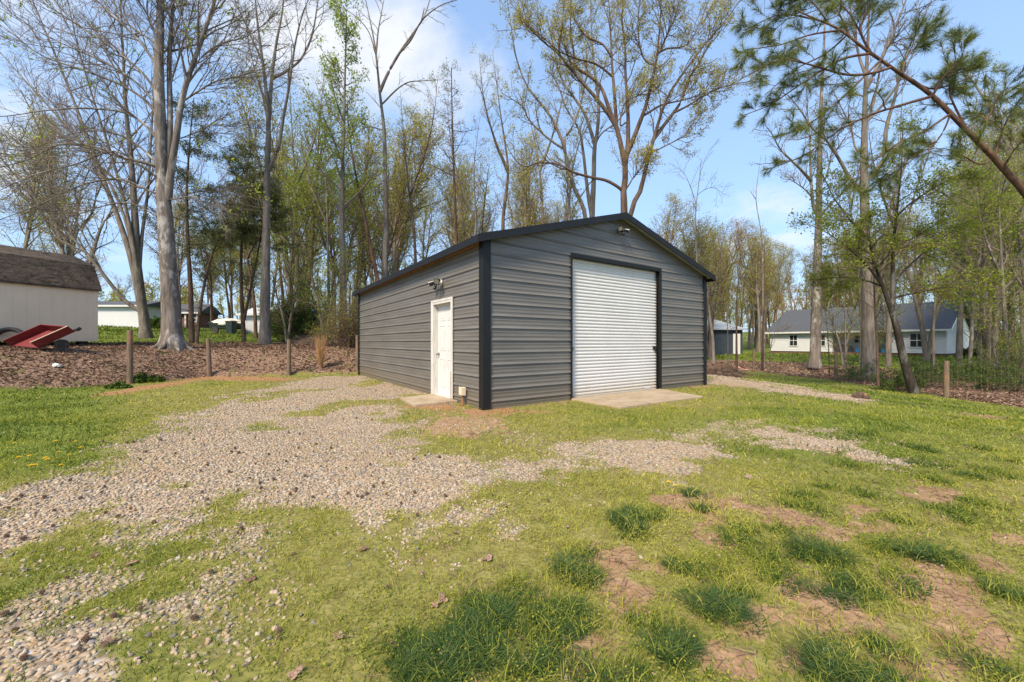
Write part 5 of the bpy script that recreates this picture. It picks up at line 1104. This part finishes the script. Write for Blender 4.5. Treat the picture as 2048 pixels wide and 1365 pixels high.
for (nm, lab, px, Z, rad, h, n, lf, sd, sz, ln) in (
  ('evergreen_shrub', 'large dense evergreen shrub left of the garage at the wood edge', 590, 22.5, 1.7, 2.9, 46, 'leaf_bush', 1, .085, 9),
  ('evergreen_shrub', 'smaller dark evergreen shrub beside the large evergreen shrub', 622, 24, 1.2, 2.6, 34, 'leaf_bush', 2, .08, 8),
  ('thicket_shrub', 'twiggy thicket of thin stems against the far corner of the garage', 705, 18.2, 1.1, 3.4, 60, 'leaf_olive', 3, .055, 2),
  ('thicket_shrub', 'sparse twiggy shrub with few leaves above the leafy bank', 668, 18.5, 1.0, 2.0, 40, 'leaf_olive', 4, .05, 2),
  ('garden_bush', 'clipped round green bush by the brick house', 318, 38, 1.0, 1.15, 50, 'leaf_bush', 5, .09, 16),
  ('bramble_shrub', 'low green shrub at the foot of the dark leaning elm', 1795, 13.7, .7, .8, 24, 'leaf_bush', 6, .05, 5),
  ('bramble_shrub', 'arching green shrub left of the brown right fence post', 1850, 14.8, 1.0, 1.1, 26, 'leaf_bush', 7, .05, 5),
  ('bramble_shrub', 'loose green thicket between the right fence post and the picture edge', 1965, 14.2, 1.4, 1.1, 34, 'leaf_bush', 8, .05, 5),
  ('bramble_shrub', 'wide low green shrub behind the brown right fence post', 1915, 17.5, 1.2, 1.1, 30, 'leaf_bush', 9, .055, 6),
  ('bramble_shrub', 'green shrub reaching out of the picture at the right fence', 2060, 15.5, 1.5, 2.2, 40, 'leaf_bush', 10, .055, 5),
  ('bramble_shrub', 'thin green shrub below the thickest trunk', 1720, 17.2, 1.0, 1.1, 26, 'leaf_bush', 11, .045, 4),
  ('house_shrub', 'dark shrub at the right corner of the white house', 1943, 30.5, .6, .8, 30, 'leaf_dark', 12, .09, 12)):
    x, y, z = at(px, Z); bush(nm, lab, (x, y, z), rad, h, n, lf, 200+sd, sz, ln)
for i, (px, py, r, hgt) in enumerate(((287, 766, .30, .36), (310, 763, .22, .24), (238, 777, .26, .20))):
    x, y = G(px, py); bush('bank_weed', ('leafy green weed clump at the foot of the left timber fence post', 'bright weed clump just right of the left timber post', 'green weed clump left of the left timber post', 'low weeds on the dark edge of the leaf bank', 'small weeds below the corner fence post', 'weeds at the left edge of the leaf bank', 'weed tuft under the red cart bank')[i], (x, y, h1(x, y)), r, hgt, 24, 'leaf_bush', 300+i, .045, 5, cat='weeds')
x, y, z = at(642, 15.3); g = Geo(); rg = np.random.default_rng(4); n = 260
P = np.zeros((n, 5, 3)); t = np.linspace(0, 1, 5); an = rg.uniform(0, 6.28, n); P[..., 0] = np.cos(an)[:, None]*(.05+.16*t**1.5*rg.uniform(.3, 1.3, (n, 1))); P[..., 1] = np.sin(an)[:, None]*(.05+.16*t**1.5*rg.uniform(.3, 1.3, (n, 1))); P[..., 2] = rg.uniform(.4, 1.35, (n, 1))*t
tubes(g, P, np.linspace(.006, .002, 5)[None]*np.ones((n, 1)), 3); M['straw'] = plain('straw', (.42, .23, .10), .9, .25, 9)
tag(g.build('dry_grass_clump', [M['straw']], loc=(x, y, z)), 'tall tawny clump of dead grass on the leaf bank by the fence', 'grass clump')
# ------------------------------------------------------------------ loose ground cover: stones, blades, leaves (stuff) and the countable bits
rg = np.random.default_rng(2024)
def spots(y0, y1, dens, side=1.36, pad=2.2):
    A = side*(y1*y1-y0*y0)+2*pad*(y1-y0); n = int(A*dens); y = np.sqrt(rg.uniform(y0*y0, y1*y1, n)); x = rg.uniform(-1, 1, n)*(side*y+pad); return x, y
garage_poly = [gw(0, 0)[:2], gw(GW, 0)[:2], gw(GW, GL)[:2], gw(0, GL)[:2]]
pads = [[gw(*p)[:2] for p in q] for q in ([(-.95, .98), (-.0, 1.0), (-.0, 2.3), (-.88, 2.02)], [(2.13, -.0), (2.16, -1.34), (4.80, -1.44), (5.26, -.0)])]
def free(x, y, m=0.02):
    ok = sdf(garage_poly, x, y) < -m
    for p in pads: ok &= sdf(p, x, y) < -m
    return ok
# gravel stones
bm = bmesh.new(); bmesh.ops.create_icosphere(bm, subdivisions=2, radius=1); hi = np.array([v.co[:] for v in bm.verts]); bm.free()
lo_v = np.array([(sx*.62, sy*.62, sz*.55) for sz in (-1, 1) for sy in (-1, 1) for sx in (-1, 1)]); lo_q = np.array([(0,2,3,1),(4,5,7,6),(0,1,5,4),(1,3,7,5),(3,2,6,7),(2,0,4,6)])
def quadsphere():
    g = np.linspace(-1, 1, 4); V, Q, idx = [], [], {}
    for ax in range(3):
        for s in (-1, 1):
            for i in range(3):
                for j in range(3):
                    q = []
                    for (a, b_) in ((i, j), (i+1, j), (i+1, j+1), (i, j+1)):
                        p = [0, 0, 0]; p[ax] = s; p[(ax+1) % 3] = g[a]; p[(ax+2) % 3] = g[b_]; key = tuple(np.round(p, 3))
                        if key not in idx: idx[key] = len(V); v = np.array(p); V.append(v/np.linalg.norm(v))
                        q.append(idx[key])
                    Q.append(q if s > 0 else q[::-1])
    return np.array(V), np.array(Q)
qs_v, qs_q = quadsphere()
def stones(g, x, y, r, bv, bq, seed):
    rq = np.random.default_rng(seed); n = len(x); nv = len(bv); sc = rq.uniform(.55, 1.25, (n, 3)); sc[:, 2] *= .7; V = bv[None]*sc[:, None]*r[:, None, None]*(1+rq.normal(0, .17, (n, nv, 1)))
    th = rq.uniform(0, 6.28, n); c, s = np.cos(th)[:, None], np.sin(th)[:, None]; til = rq.normal(0, .35, (n, 1)); Vz = V[..., 2]+V[..., 0]*til; X = V[..., 0]*c-V[..., 1]*s; Y = V[..., 0]*s+V[..., 1]*c
    out = np.stack([X+x[:, None], Y+y[:, None], Vz+(H(x, y)-r*.05+rq.uniform(0, .35, n)*r)[:, None]], -1); q = (bq[None]+(np.arange(n)*nv)[:, None, None]).reshape(-1, 4)
    g.add(out, q, 0, rq.random(n).repeat(len(bq)))
m, nt, b = mat('gravel_stone')
c = ramp(nt, attr(nt, 'tint'), [(0, (.14, .13, .12)), (.10, (.23, .21, .19)), (.28, (.38, .275, .17)), (.5, (.41, .32, .22)), (.7, (.45, .365, .27)), (.85, (.40, .26, .14)), (1, (.54, .475, .39))])
c = mixc(nt, rng_(nt, noise(nt, 40, 5, .65), .4, .7, 0, .4), c, (.20, .15, .10)); nt.links.new(c, b.inputs['Base Color']); b.inputs['Roughness'].default_value = .85; b.inputs['Specular IOR Level'].default_value = .25
M['gravel_stone'] = m
gg = Geo()
for (y0, y1, dens, r0, r1, bv, bq, sd) in ((.6, 3.3, 2300, .0055, .0135, qs_v, qs_q, 1), (3.3, 6.2, 1300, .0065, .015, lo_v*1.25, lo_q, 2), (6.2, 14.5, 420, .009, .019, lo_v*1.25, lo_q, 3), (14.5, 22, 80, .015, .03, lo_v*1.25, lo_q, 4)):
    x, y = spots(y0, y1, dens); k = (rg.random(len(x)) < zone_gravel(x, y)*.97+.004) & free(x, y); x, y = x[k], y[k]; stones(gg, x, y, rg.uniform(r0, r1, len(x)), bv, bq, sd)
tag(gg.build('gravel', [M['gravel_stone']], smooth=True), 'tan and grey river gravel spread over the drive', 'gravel', kind='stuff')
# grass blades
TUFTS = [(1255,1050,1),(1238,1035,1),(1275,1030,1),(1262,1072,0),(1168,1108,0),(1150,1148,1),(1145,1165,0),(1350,1135,1),(1390,1140,0),(1425,1210,1),(1445,1225,1),(1370,1290,1),(1345,1310,1),(1315,1255,0),(960,1215,1),(985,1245,1),(930,1260,1),(890,1290,1),(850,1310,1),(1010,1225,0),(960,1300,1),(900,1330,1),(830,1345,1),(1125,1225,1),(1118,1255,0),(1480,1060,2),(1465,1080,2),(1560,1060,2),(1540,1120,2),(1640,1110,1),(1610,1100,2),(1690,1168,1),(1700,1185,0),(1770,1098,0),(1795,1042,2),(1850,1112,1),(1690,932,2),(1730,990,2),(1650,975,2),(1890,1022,2),(1915,1035,2),(1960,1010,2),(1735,1185,0),(1760,1295,0),(2010,1190,1),(1832,895,2),(1985,945,2),(2010,955,2),(1372,985,2),(1385,990,0),(1620,990,2),(1735,870,2),(1440,1140,2),(1575,1010,2),(1650,1340,1),(1690,1350,1),(1080,1330,1),(1280,1345,0),(1140,1340,2),(1960,1330,2),(1560,1160,2)]
rr = random.Random(16)
for _ in range(46):
    a_ = rr.choice(TUFTS[:60]); TUFTS.append((a_[0]+rr.gauss(0, 50), min(1362, max(880, a_[1]+rr.gauss(0, 26))), rr.choice((0, 0, 2))))
TUFTXY = [G(p[0], p[1]) for p in TUFTS]
def blades(g, x, y, hgt, w, rq, tint, lean=.5, z0=None):
    n = len(x); th = rq.uniform(0, 6.28, n); dx, dy = np.cos(th), np.sin(th); l = hgt*lean*rq.uniform(.3, 1.3, n); z = H(x, y)-.004 if z0 is None else z0; ph = rq.uniform(0, 6.28, n); wx, wy = np.cos(ph)*w/2, np.sin(ph)*w/2
    def ring(t, ww): return np.stack([np.stack([x+dx*l*t*t-wx*ww, y+dy*l*t*t-wy*ww, z+hgt*(t-.25*lean*t*t)], -1), np.stack([x+dx*l*t*t+wx*ww, y+dy*l*t*t+wy*ww, z+hgt*(t-.25*lean*t*t)], -1)], 1)
    V = np.concatenate([ring(0, 1.), ring(.55, .8), ring(1., .12)], 1); q = np.array([[0, 1, 3, 2], [2, 3, 5, 4]]); g.add(V.reshape(-1, 3), (q[None]+(np.arange(n)*6)[:, None, None]).reshape(-1, 4), 0, np.repeat(tint, 2))
M['grass_blade'] = leafy('grass_blade', [(0, (.06, .10, .014)), (.3, (.145, .195, .022)), (.55, (.28, .30, .04)), (.8, (.41, .38, .06)), (1, (.48, .42, .12))], .3, .7)
M['tuft_blade'] = leafy('tuft_blade', [(0, (.028, .066, .018)), (.5, (.06, .115, .030)), (1, (.15, .195, .06))], .3, .55)
gg = Geo()
for (y0, y1, dens, h0, w0) in ((.6, 2.4, 8500, .026, .0034), (2.4, 4.2, 4200, .030, .0050), (4.2, 7.5, 1500, .032, .0085), (7.5, 13, 430, .035, .015), (13, 24, 90, .045, .03), (24, 40, 26, .09, .07)):
    x, y = spots(y0, y1, dens); gr, br, lf, lu = zone_gravel(x, y), zone_bare(x, y), zone_leaf(x, y), zone_lush(x, y)
    td = np.full(len(x), 9.)
    for a_, b_ in TUFTXY: td = np.minimum(td, np.hypot(x-a_, y-b_))
    near = sm((.22-td)/.18); br = br*(1-.7*sm((fbm(x*7, y*7, 67)-.52)/.06)); lu = np.clip(lu+.75*near*rg.random(len(x)), 0, 1); cl = np.maximum(sm((fbm(x*2.2, y*2.2, 61)-.36)/.25)*sm((fbm(x*6, y*6, 62)-.25)/.25), near); k = (rg.random(len(x)) < (1-.985*gr)*(1-.93*br)*(1-.97*lf)*(.25+.75*cl)) & free(x, y); x, y, lu, near = x[k], y[k], lu[k], near[k]
    tint = np.clip(.68-.47*lu+rg.normal(0, .19, len(x))+.9*(fbm(x*1.3, y*1.3, 63)-.5)+.5*(fbm(x*5, y*5, 64)-.5), 0, 1); blades(gg, x, y, h0*rg.uniform(.35, 1.9, len(x))*(1+.4*lu+.55*near), np.full(len(x), w0)*rg.uniform(.7, 1.3, len(x)), rg, tint, .9)
lawn = tag(gg.build('grass', [M['grass_blade']], smooth=False), 'short yellow green grass of the yard', 'grass', kind='stuff')
gg = Geo()                                             # small round-leaved weeds creeping between the blades
for (y0, y1, dens, s0) in ((.6, 2.6, 5000, .010), (2.6, 5, 1900, .014), (5, 9, 420, .022)):
    x, y = spots(y0, y1, dens); k = (rg.random(len(x)) < (1-.9*zone_gravel(x, y))*(1-.9*zone_bare(x, y))*(1-zone_leaf(x, y))*sm((fbm(x*1.8, y*1.8, 71)-.42)/.16)) & free(x, y); x, y = x[k], y[k]; n = len(x)
    c = np.stack([x, y, H(x, y)+rg.uniform(.004, .03, n)], -1); a = rg.normal(size=(n, 3)); a[:, 2] *= .45; a = unit(a); b_ = rg.normal(size=(n, 3)); b_[:, 2] *= .45; b_ = unit(np.cross(np.cross(a, b_), a)); s = (s0*rg.uniform(.6, 1.3, n))[:, None]
    gg.add(np.stack([c-a*s*.5, c+b_*s*.4, c+a*s*.5, c-b_*s*.4], 1), np.arange(4*n).reshape(-1, 4), 0, np.clip(.55+.5*(fbm(x*1.1, y*1.1, 73)-.5)+rg.normal(0, .12, n), 0, 1))
tag(gg.build('ground_weeds', [M['grass_blade']], smooth=False), 'tiny creeping weeds between the grass of the yard', 'weeds', kind='stuff')
# leaf litter
def litter(x, y, size, rq, lift=.02):
    n = len(x); th = rq.uniform(0, 6.28, n); c = np.stack([x, y, H(x, y)+rq.uniform(.0, lift, n)], -1); a = np.stack([np.cos(th), np.sin(th), rq.normal(0, .35, n)], -1); b_ = np.stack([-np.sin(th), np.cos(th), rq.normal(0, .35, n)], -1); s = (size*rq.uniform(.6, 1.3, n))[:, None]; up = np.array([0, 0, 1.])*s*rq.uniform(.05, .35, (n, 1))
    V = np.stack([c-a*s*.5, c-a*s*.1-b_*s*.32+up, c+a*s*.55, c-a*s*.1+b_*s*.32+up, c-a*s*.1], 1); q = np.array([[0, 1, 2, 4], [0, 4, 2, 3]]); return V.reshape(-1, 3), (q[None]+(np.arange(n)*5)[:, None, None]).reshape(-1, 4), rq.random(n).repeat(2)
M['litter'] = leafy('litter', [(0, (.07, .04, .027)), (.45, (.175, .104, .068)), (.8, (.29, .185, .122)), (1, (.44, .31, .21))], .15, .8)
gg = Geo()
for (y0, y1, dens, s0) in ((8.5, 14, 300, .072), (14, 20, 190, .085), (20, 30, 40, .13)):
    x, y = spots(y0, y1, dens, 1.34); k = rg.random(len(x)) < zone_leaf(x, y)*(.35+.65*sm((fbm(x*.9, y*.9, 81)-.3)/.2)); gg.add(*litter(x[k], y[k], s0, rg)[:2], 0, litter(x[k], y[k], s0, rg)[2])
x, y = spots(1.4, 9, 9); k = (rg.random(len(x)) < .5*(1-zone_leaf(x, y))) & free(x, y); V, Q, t_ = litter(x[k], y[k], .028, rg, .006); gg.add(V, Q, 0, t_)
tag(gg.build('leaf_litter', [M['litter']], smooth=False), 'brown fallen leaves covering the banks outside the fence', 'leaves', kind='stuff')
# dry stems and pine straw on the bare patches
x, y = spots(1.25, 5.5, 900); k = (rg.random(len(x)) < .12+.75*zone_bare(x, y)) & (x > -.6-.0*y) & (zone_gravel(x, y) < .4) & free(x, y); x, y = x[k], y[k]; n = len(x); th = rg.uniform(0, 6.28, n); l = rg.uniform(.025, .09, n); zc = H(x, y)+rg.uniform(.002, .014, n)
d = np.stack([np.cos(th)*l, np.sin(th)*l, rg.normal(0, .006, n)], -1)/2; w_ = np.stack([-np.sin(th), np.cos(th), np.zeros(n)], -1)*(.0011*(1+.25*y))[:, None]; c = np.stack([x, y, zc], -1); gg = Geo(); gg.add(np.stack([c-d-w_, c+d-w_, c+d+w_, c-d+w_], 1), np.arange(4*n).reshape(-1, 4), 0, rg.uniform(.3, 1, n))
tag(gg.build('dry_straw', [M['litter']], smooth=False), 'dry straw and pine needles on the bare soil patches', 'straw', kind='stuff')
# dark grass tufts
def tuft_mesh(seed, n, rad, hgt):
    rq = np.random.default_rng(seed); g = Geo(); an, rr = rq.uniform(0, 6.28, n), rad*np.sqrt(rq.random(n)); x, y = rr*np.cos(an), rr*np.sin(an); sc = rq.integers(0, 7, n); cx_, cy_ = rq.normal(0, rad*.42, 7), rq.normal(0, rad*.42, 7); kk_ = rq.uniform(.25, .75, 7); hs_ = rq.uniform(.55, 1.15, 7); x, y = cx_[sc]+x*kk_[sc], cy_[sc]+y*kk_[sc]; hh_ = hgt*rq.uniform(.4, 1.2, n)*hs_[sc]; th = an+rq.normal(0, .9, n); l = hh_*(.25+1.0*rr/rad)*rq.uniform(.5, 1.2, n); w = .0034; ph = rq.uniform(0, 6.28, n); wx, wy = np.cos(ph)*w/2, np.sin(ph)*w/2
    def ring(t, ww): q = np.stack([x+np.cos(th)*l*t**1.7, y+np.sin(th)*l*t**1.7, -.01+hh_*(t-.3*t*t)], -1); o = np.stack([wx*ww, wy*ww, 0*wx], -1); return np.stack([q-o, q+o], 1)
    V = np.concatenate([ring(0, 1.), ring(.35, 1.), ring(.7, .7), ring(1., .1)], 1); q = np.array([[0, 1, 3, 2], [2, 3, 5, 4], [4, 5, 7, 6]]); g.add(V.reshape(-1, 3), (q[None]+(np.arange(n)*8)[:, None, None]).reshape(-1, 4), 0, np.clip(rq.normal(.5, .25, n), 0, 1).repeat(3)); return g
tufts = []
for i, (n, rad, hgt, lab) in enumerate(((420, .055, .060, 'small round tuft of dark green grass in the patchy lawn'), (1100, .10, .085, 'broad shaggy tuft of dark green grass in the patchy lawn'), (620, .08, .050, 'low blue green grass tuft in the patchy lawn'))):
    tufts.append((tuft_mesh(500+i, n, rad, hgt), lab))
first = [None]*3; rr = random.Random(6)
for px, py, k in TUFTS:
    x, y = G(px, py); f_ = .85+.06*y
    if first[k] is None:
        o = tufts[k][0].build('grass_tuft', [M['tuft_blade']], smooth=False, loc=(x, y, h1(x, y))); tag(o, tufts[k][1], 'grass tuft', ('small dark grass tufts', 'shaggy dark grass tufts', 'low blue green grass tufts')[k]); first[k] = o
    else: o = first[k].copy(); C.objects.link(o); o.location = (x, y, h1(x, y))
    s = rr.uniform(.6, 1.25)*min(f_, 1.35); o.scale = (s*rr.uniform(.9, 1.4), s, s*rr.uniform(.6, .85)); o.rotation_euler = (0, 0, rr.uniform(0, 6.28))
# seed balls of the sweet gum
mb = MB(); bm = bmesh.new(); bmesh.ops.create_icosphere(bm, subdivisions=2, radius=.0095)
vs = [v.co.copy() for v in bm.verts]; fs = [[v.index for v in f.verts] for f in bm.faces]; bm.free(); rr = random.Random(2)
for f in fs:
    c = sum((vs[i] for i in f), Vector())/3; tip = c*(1.55+.3*rr.random()); n0 = len(mb.v); mb.v += [tuple(vs[i]) for i in f]+[tuple(tip)]; mb.f += [(n0, n0+1, n0+3), (n0+1, n0+2, n0+3), (n0+2, n0, n0+3)]; mb.m += [0]*3
M['seed_ball'] = plain('seed_ball', (.19, .12, .08), .9, .3, 60); ball0 = mb.build('seed_ball', M['seed_ball']); tag(ball0, 'spiky dark brown seed ball lying on the gravel', 'seed ball', 'seed balls fallen on the gravel')
cnt = 0
while cnt < 130:
    px, py = rr.uniform(0, 1100), rr.uniform(765, 1330)
    if rr.random() > (1.0 if py < 1100 else .3): continue
    x, y = G(px, py)
    if float(zone_gravel(np.array([x]), np.array([y]))[0]) < .5 and rr.random() > .12: continue
    if not free(np.array([x]), np.array([y]), .1)[0]: continue
    o = ball0 if cnt == 0 else ball0.copy()
    if cnt: C.objects.link(o)
    o.location = (x, y, h1(x, y)+.018); o.rotation_euler = (rr.uniform(0, 6), rr.uniform(0, 6), 0); s = rr.uniform(.6, 1.1)*(1.2 if y > 4 else 1); o.scale = (s,)*3; cnt += 1
# big dry leaves lying near
M['dry_leaf'] = plain('dry_leaf', (.20, .11, .07), .75, .3, 14); M['dry_leaf_pale'] = plain('dry_leaf_pale', (.34, .21, .14), .75, .25, 14)
def dry_leaf(px, py, size, rz, label, matn, seed, lobes=5):
    x, y = G(px, py); rq = random.Random(seed); mb = MB(); N = 30; ring = []
    for i in range(N):
        a = 2*math.pi*i/N; r = .72*size*(.24+.38*abs(math.cos(lobes*a/2))**1.2*(1 if i % 2 else .8)+.12*math.cos(a)); ring.append((r*math.cos(a), r*math.sin(a)*.85))
    curl = rq.uniform(.3, .9)
    def lift(u, v): return .008+curl*(v*v)/size*.9+.5*curl*max(0, u)**2/size+.08*abs(u)*math.sin(v/size*9)
    for k0, k1 in ((0, .5), (.5, 1.)):
        for i in range(N):
            p, q_ = ring[i], ring[(i+1) % N]; pts = [(p[0]*k0, p[1]*k0), (p[0]*k1, p[1]*k1), (q_[0]*k1, q_[1]*k1), (q_[0]*k0, q_[1]*k0)]
            if k0 == 0: pts = pts[:3]
            mb.poly([(u, v, lift(u, v)) for u, v in pts])
    mb.cyl((-size*.3, 0, .008), (-size*.85, size*.08, .02), .0018, .0012, 5)
    o = mb.build('dry_leaf', M[matn], None, smooth=True, loc=(x, y, h1(x, y)+.006)); o.rotation_euler = (rq.uniform(-.15, .15), rq.uniform(-.15, .15), rz); o.modifiers.new('thickness', 'SOLIDIFY').thickness = .0012; tag(o, label, 'leaf')
for i, (px, py, s, rz, lab, mt) in enumerate((
  (975, 1122, .10, 1.2, 'large pale brown leaf standing tilted in the middle of the grass', 'dry_leaf_pale'), (725, 1103, .07, .5, 'grey brown leaf at the lower edge of the gravel', 'dry_leaf'), (885, 1205, .08, 2., 'curled pale leaf left of the big dark tuft', 'dry_leaf_pale'), (872, 1213, .06, 4., 'small curled leaf touching the pale leaf by the dark tuft', 'dry_leaf_pale'),
  (895, 1312, .09, 1.5, 'upright folded leaf at the bottom among dark grass', 'dry_leaf_pale'), (852, 1328, .06, .2, 'brown leaf left of the folded leaf at the bottom', 'dry_leaf'), (790, 1298, .06, 2.6, 'dull brown leaf at the left edge of the dark grass', 'dry_leaf'), (680, 1278, .07, 3., 'tan leaf alone in the bright grass at the bottom', 'dry_leaf_pale'),
  (497, 1165, .07, .8, 'brown leaf on the grass between the two gravel areas', 'dry_leaf'), (258, 1132, .08, .4, 'large pale leaf lying on the left gravel', 'dry_leaf_pale'), (190, 1116, .08, 2.2, 'dark curled leaf left of the pale leaf on the gravel', 'dry_leaf'), (218, 1290, .07, 3.6, 'orange brown leaf on the lower left gravel', 'dry_leaf'),
  (588, 1356, .07, 1.0, 'tan leaf cut by the bottom edge of the picture', 'dry_leaf_pale'), (1238, 1127, .06, 2.1, 'reddish leaf on the bare patch below the dark tufts', 'dry_leaf'), (1052, 1322, .06, 4.4, 'pale leaf on the bare soil right of the dark grass', 'dry_leaf_pale'), (925, 1190, .055, 5.2, 'small leaf above the big dark tuft', 'dry_leaf'), (912, 1070, .05, 3.3, 'grey leaf near the right tip of the gravel', 'dry_leaf'), (1135, 1058, .045, 1.4, 'small upright tan leaf in the yellow grass', 'dry_leaf_pale'))): dry_leaf(px, py, s, rz, lab, mt, 700+i, 5 if i % 2 else 3)
# dandelions
M['petal'] = plain('petal', (.75, .48, .01), .7, .1, 30); M['stalk'] = plain('stalk', (.12, .2, .03), .7, .2, 20); dand = None; rr = random.Random(8)
for (px, py) in ((110, 893), (150, 891), (118, 913), (60, 922), (90, 928), (138, 918), (62, 944), (122, 940), (70, 942), (30, 895), (95, 930), (140, 855), (160, 905), (38, 925), (1338, 976), (1350, 982), (260, 812)):
    x, y = G(px, py); hh_ = rr.uniform(.05, .09)
    if dand is None:
        dand = empty('dandelion', (x, y, h1(x, y)), 'yellow dandelion flowering in the grass', 'dandelion', 'dandelions in the grass')
        mb = MB(); mb.cyl((0, 0, -.01), (.004, 0, .06), .0022, k=5); mb.build('stalk', M['stalk'], dand)
        mb = MB()
        for j in range(3):
            for i in range(16):
                a = i*math.pi/8+j*.2; r = .021-.005*j; mb.poly([(.004, 0, .058+.003*j), (.004+r*math.cos(a-.15), r*math.sin(a-.15), .064+.004*j), (.004+r*1.15*math.cos(a), r*1.15*math.sin(a), .066+.004*j), (.004+r*math.cos(a+.15), r*math.sin(a+.15), .064+.004*j)])
        mb.build('flower_head', M['petal'], dand); o = dand
    else:
        o = dand.copy(); C.objects.link(o); o.location = (x, y, h1(x, y))
        for ch in dand.children: c = ch.copy(); C.objects.link(c); c.parent = o
    s = rr.uniform(.7, 1.0); o.scale = (s,)*3; o.rotation_euler = (0, 0, rr.uniform(0, 6))
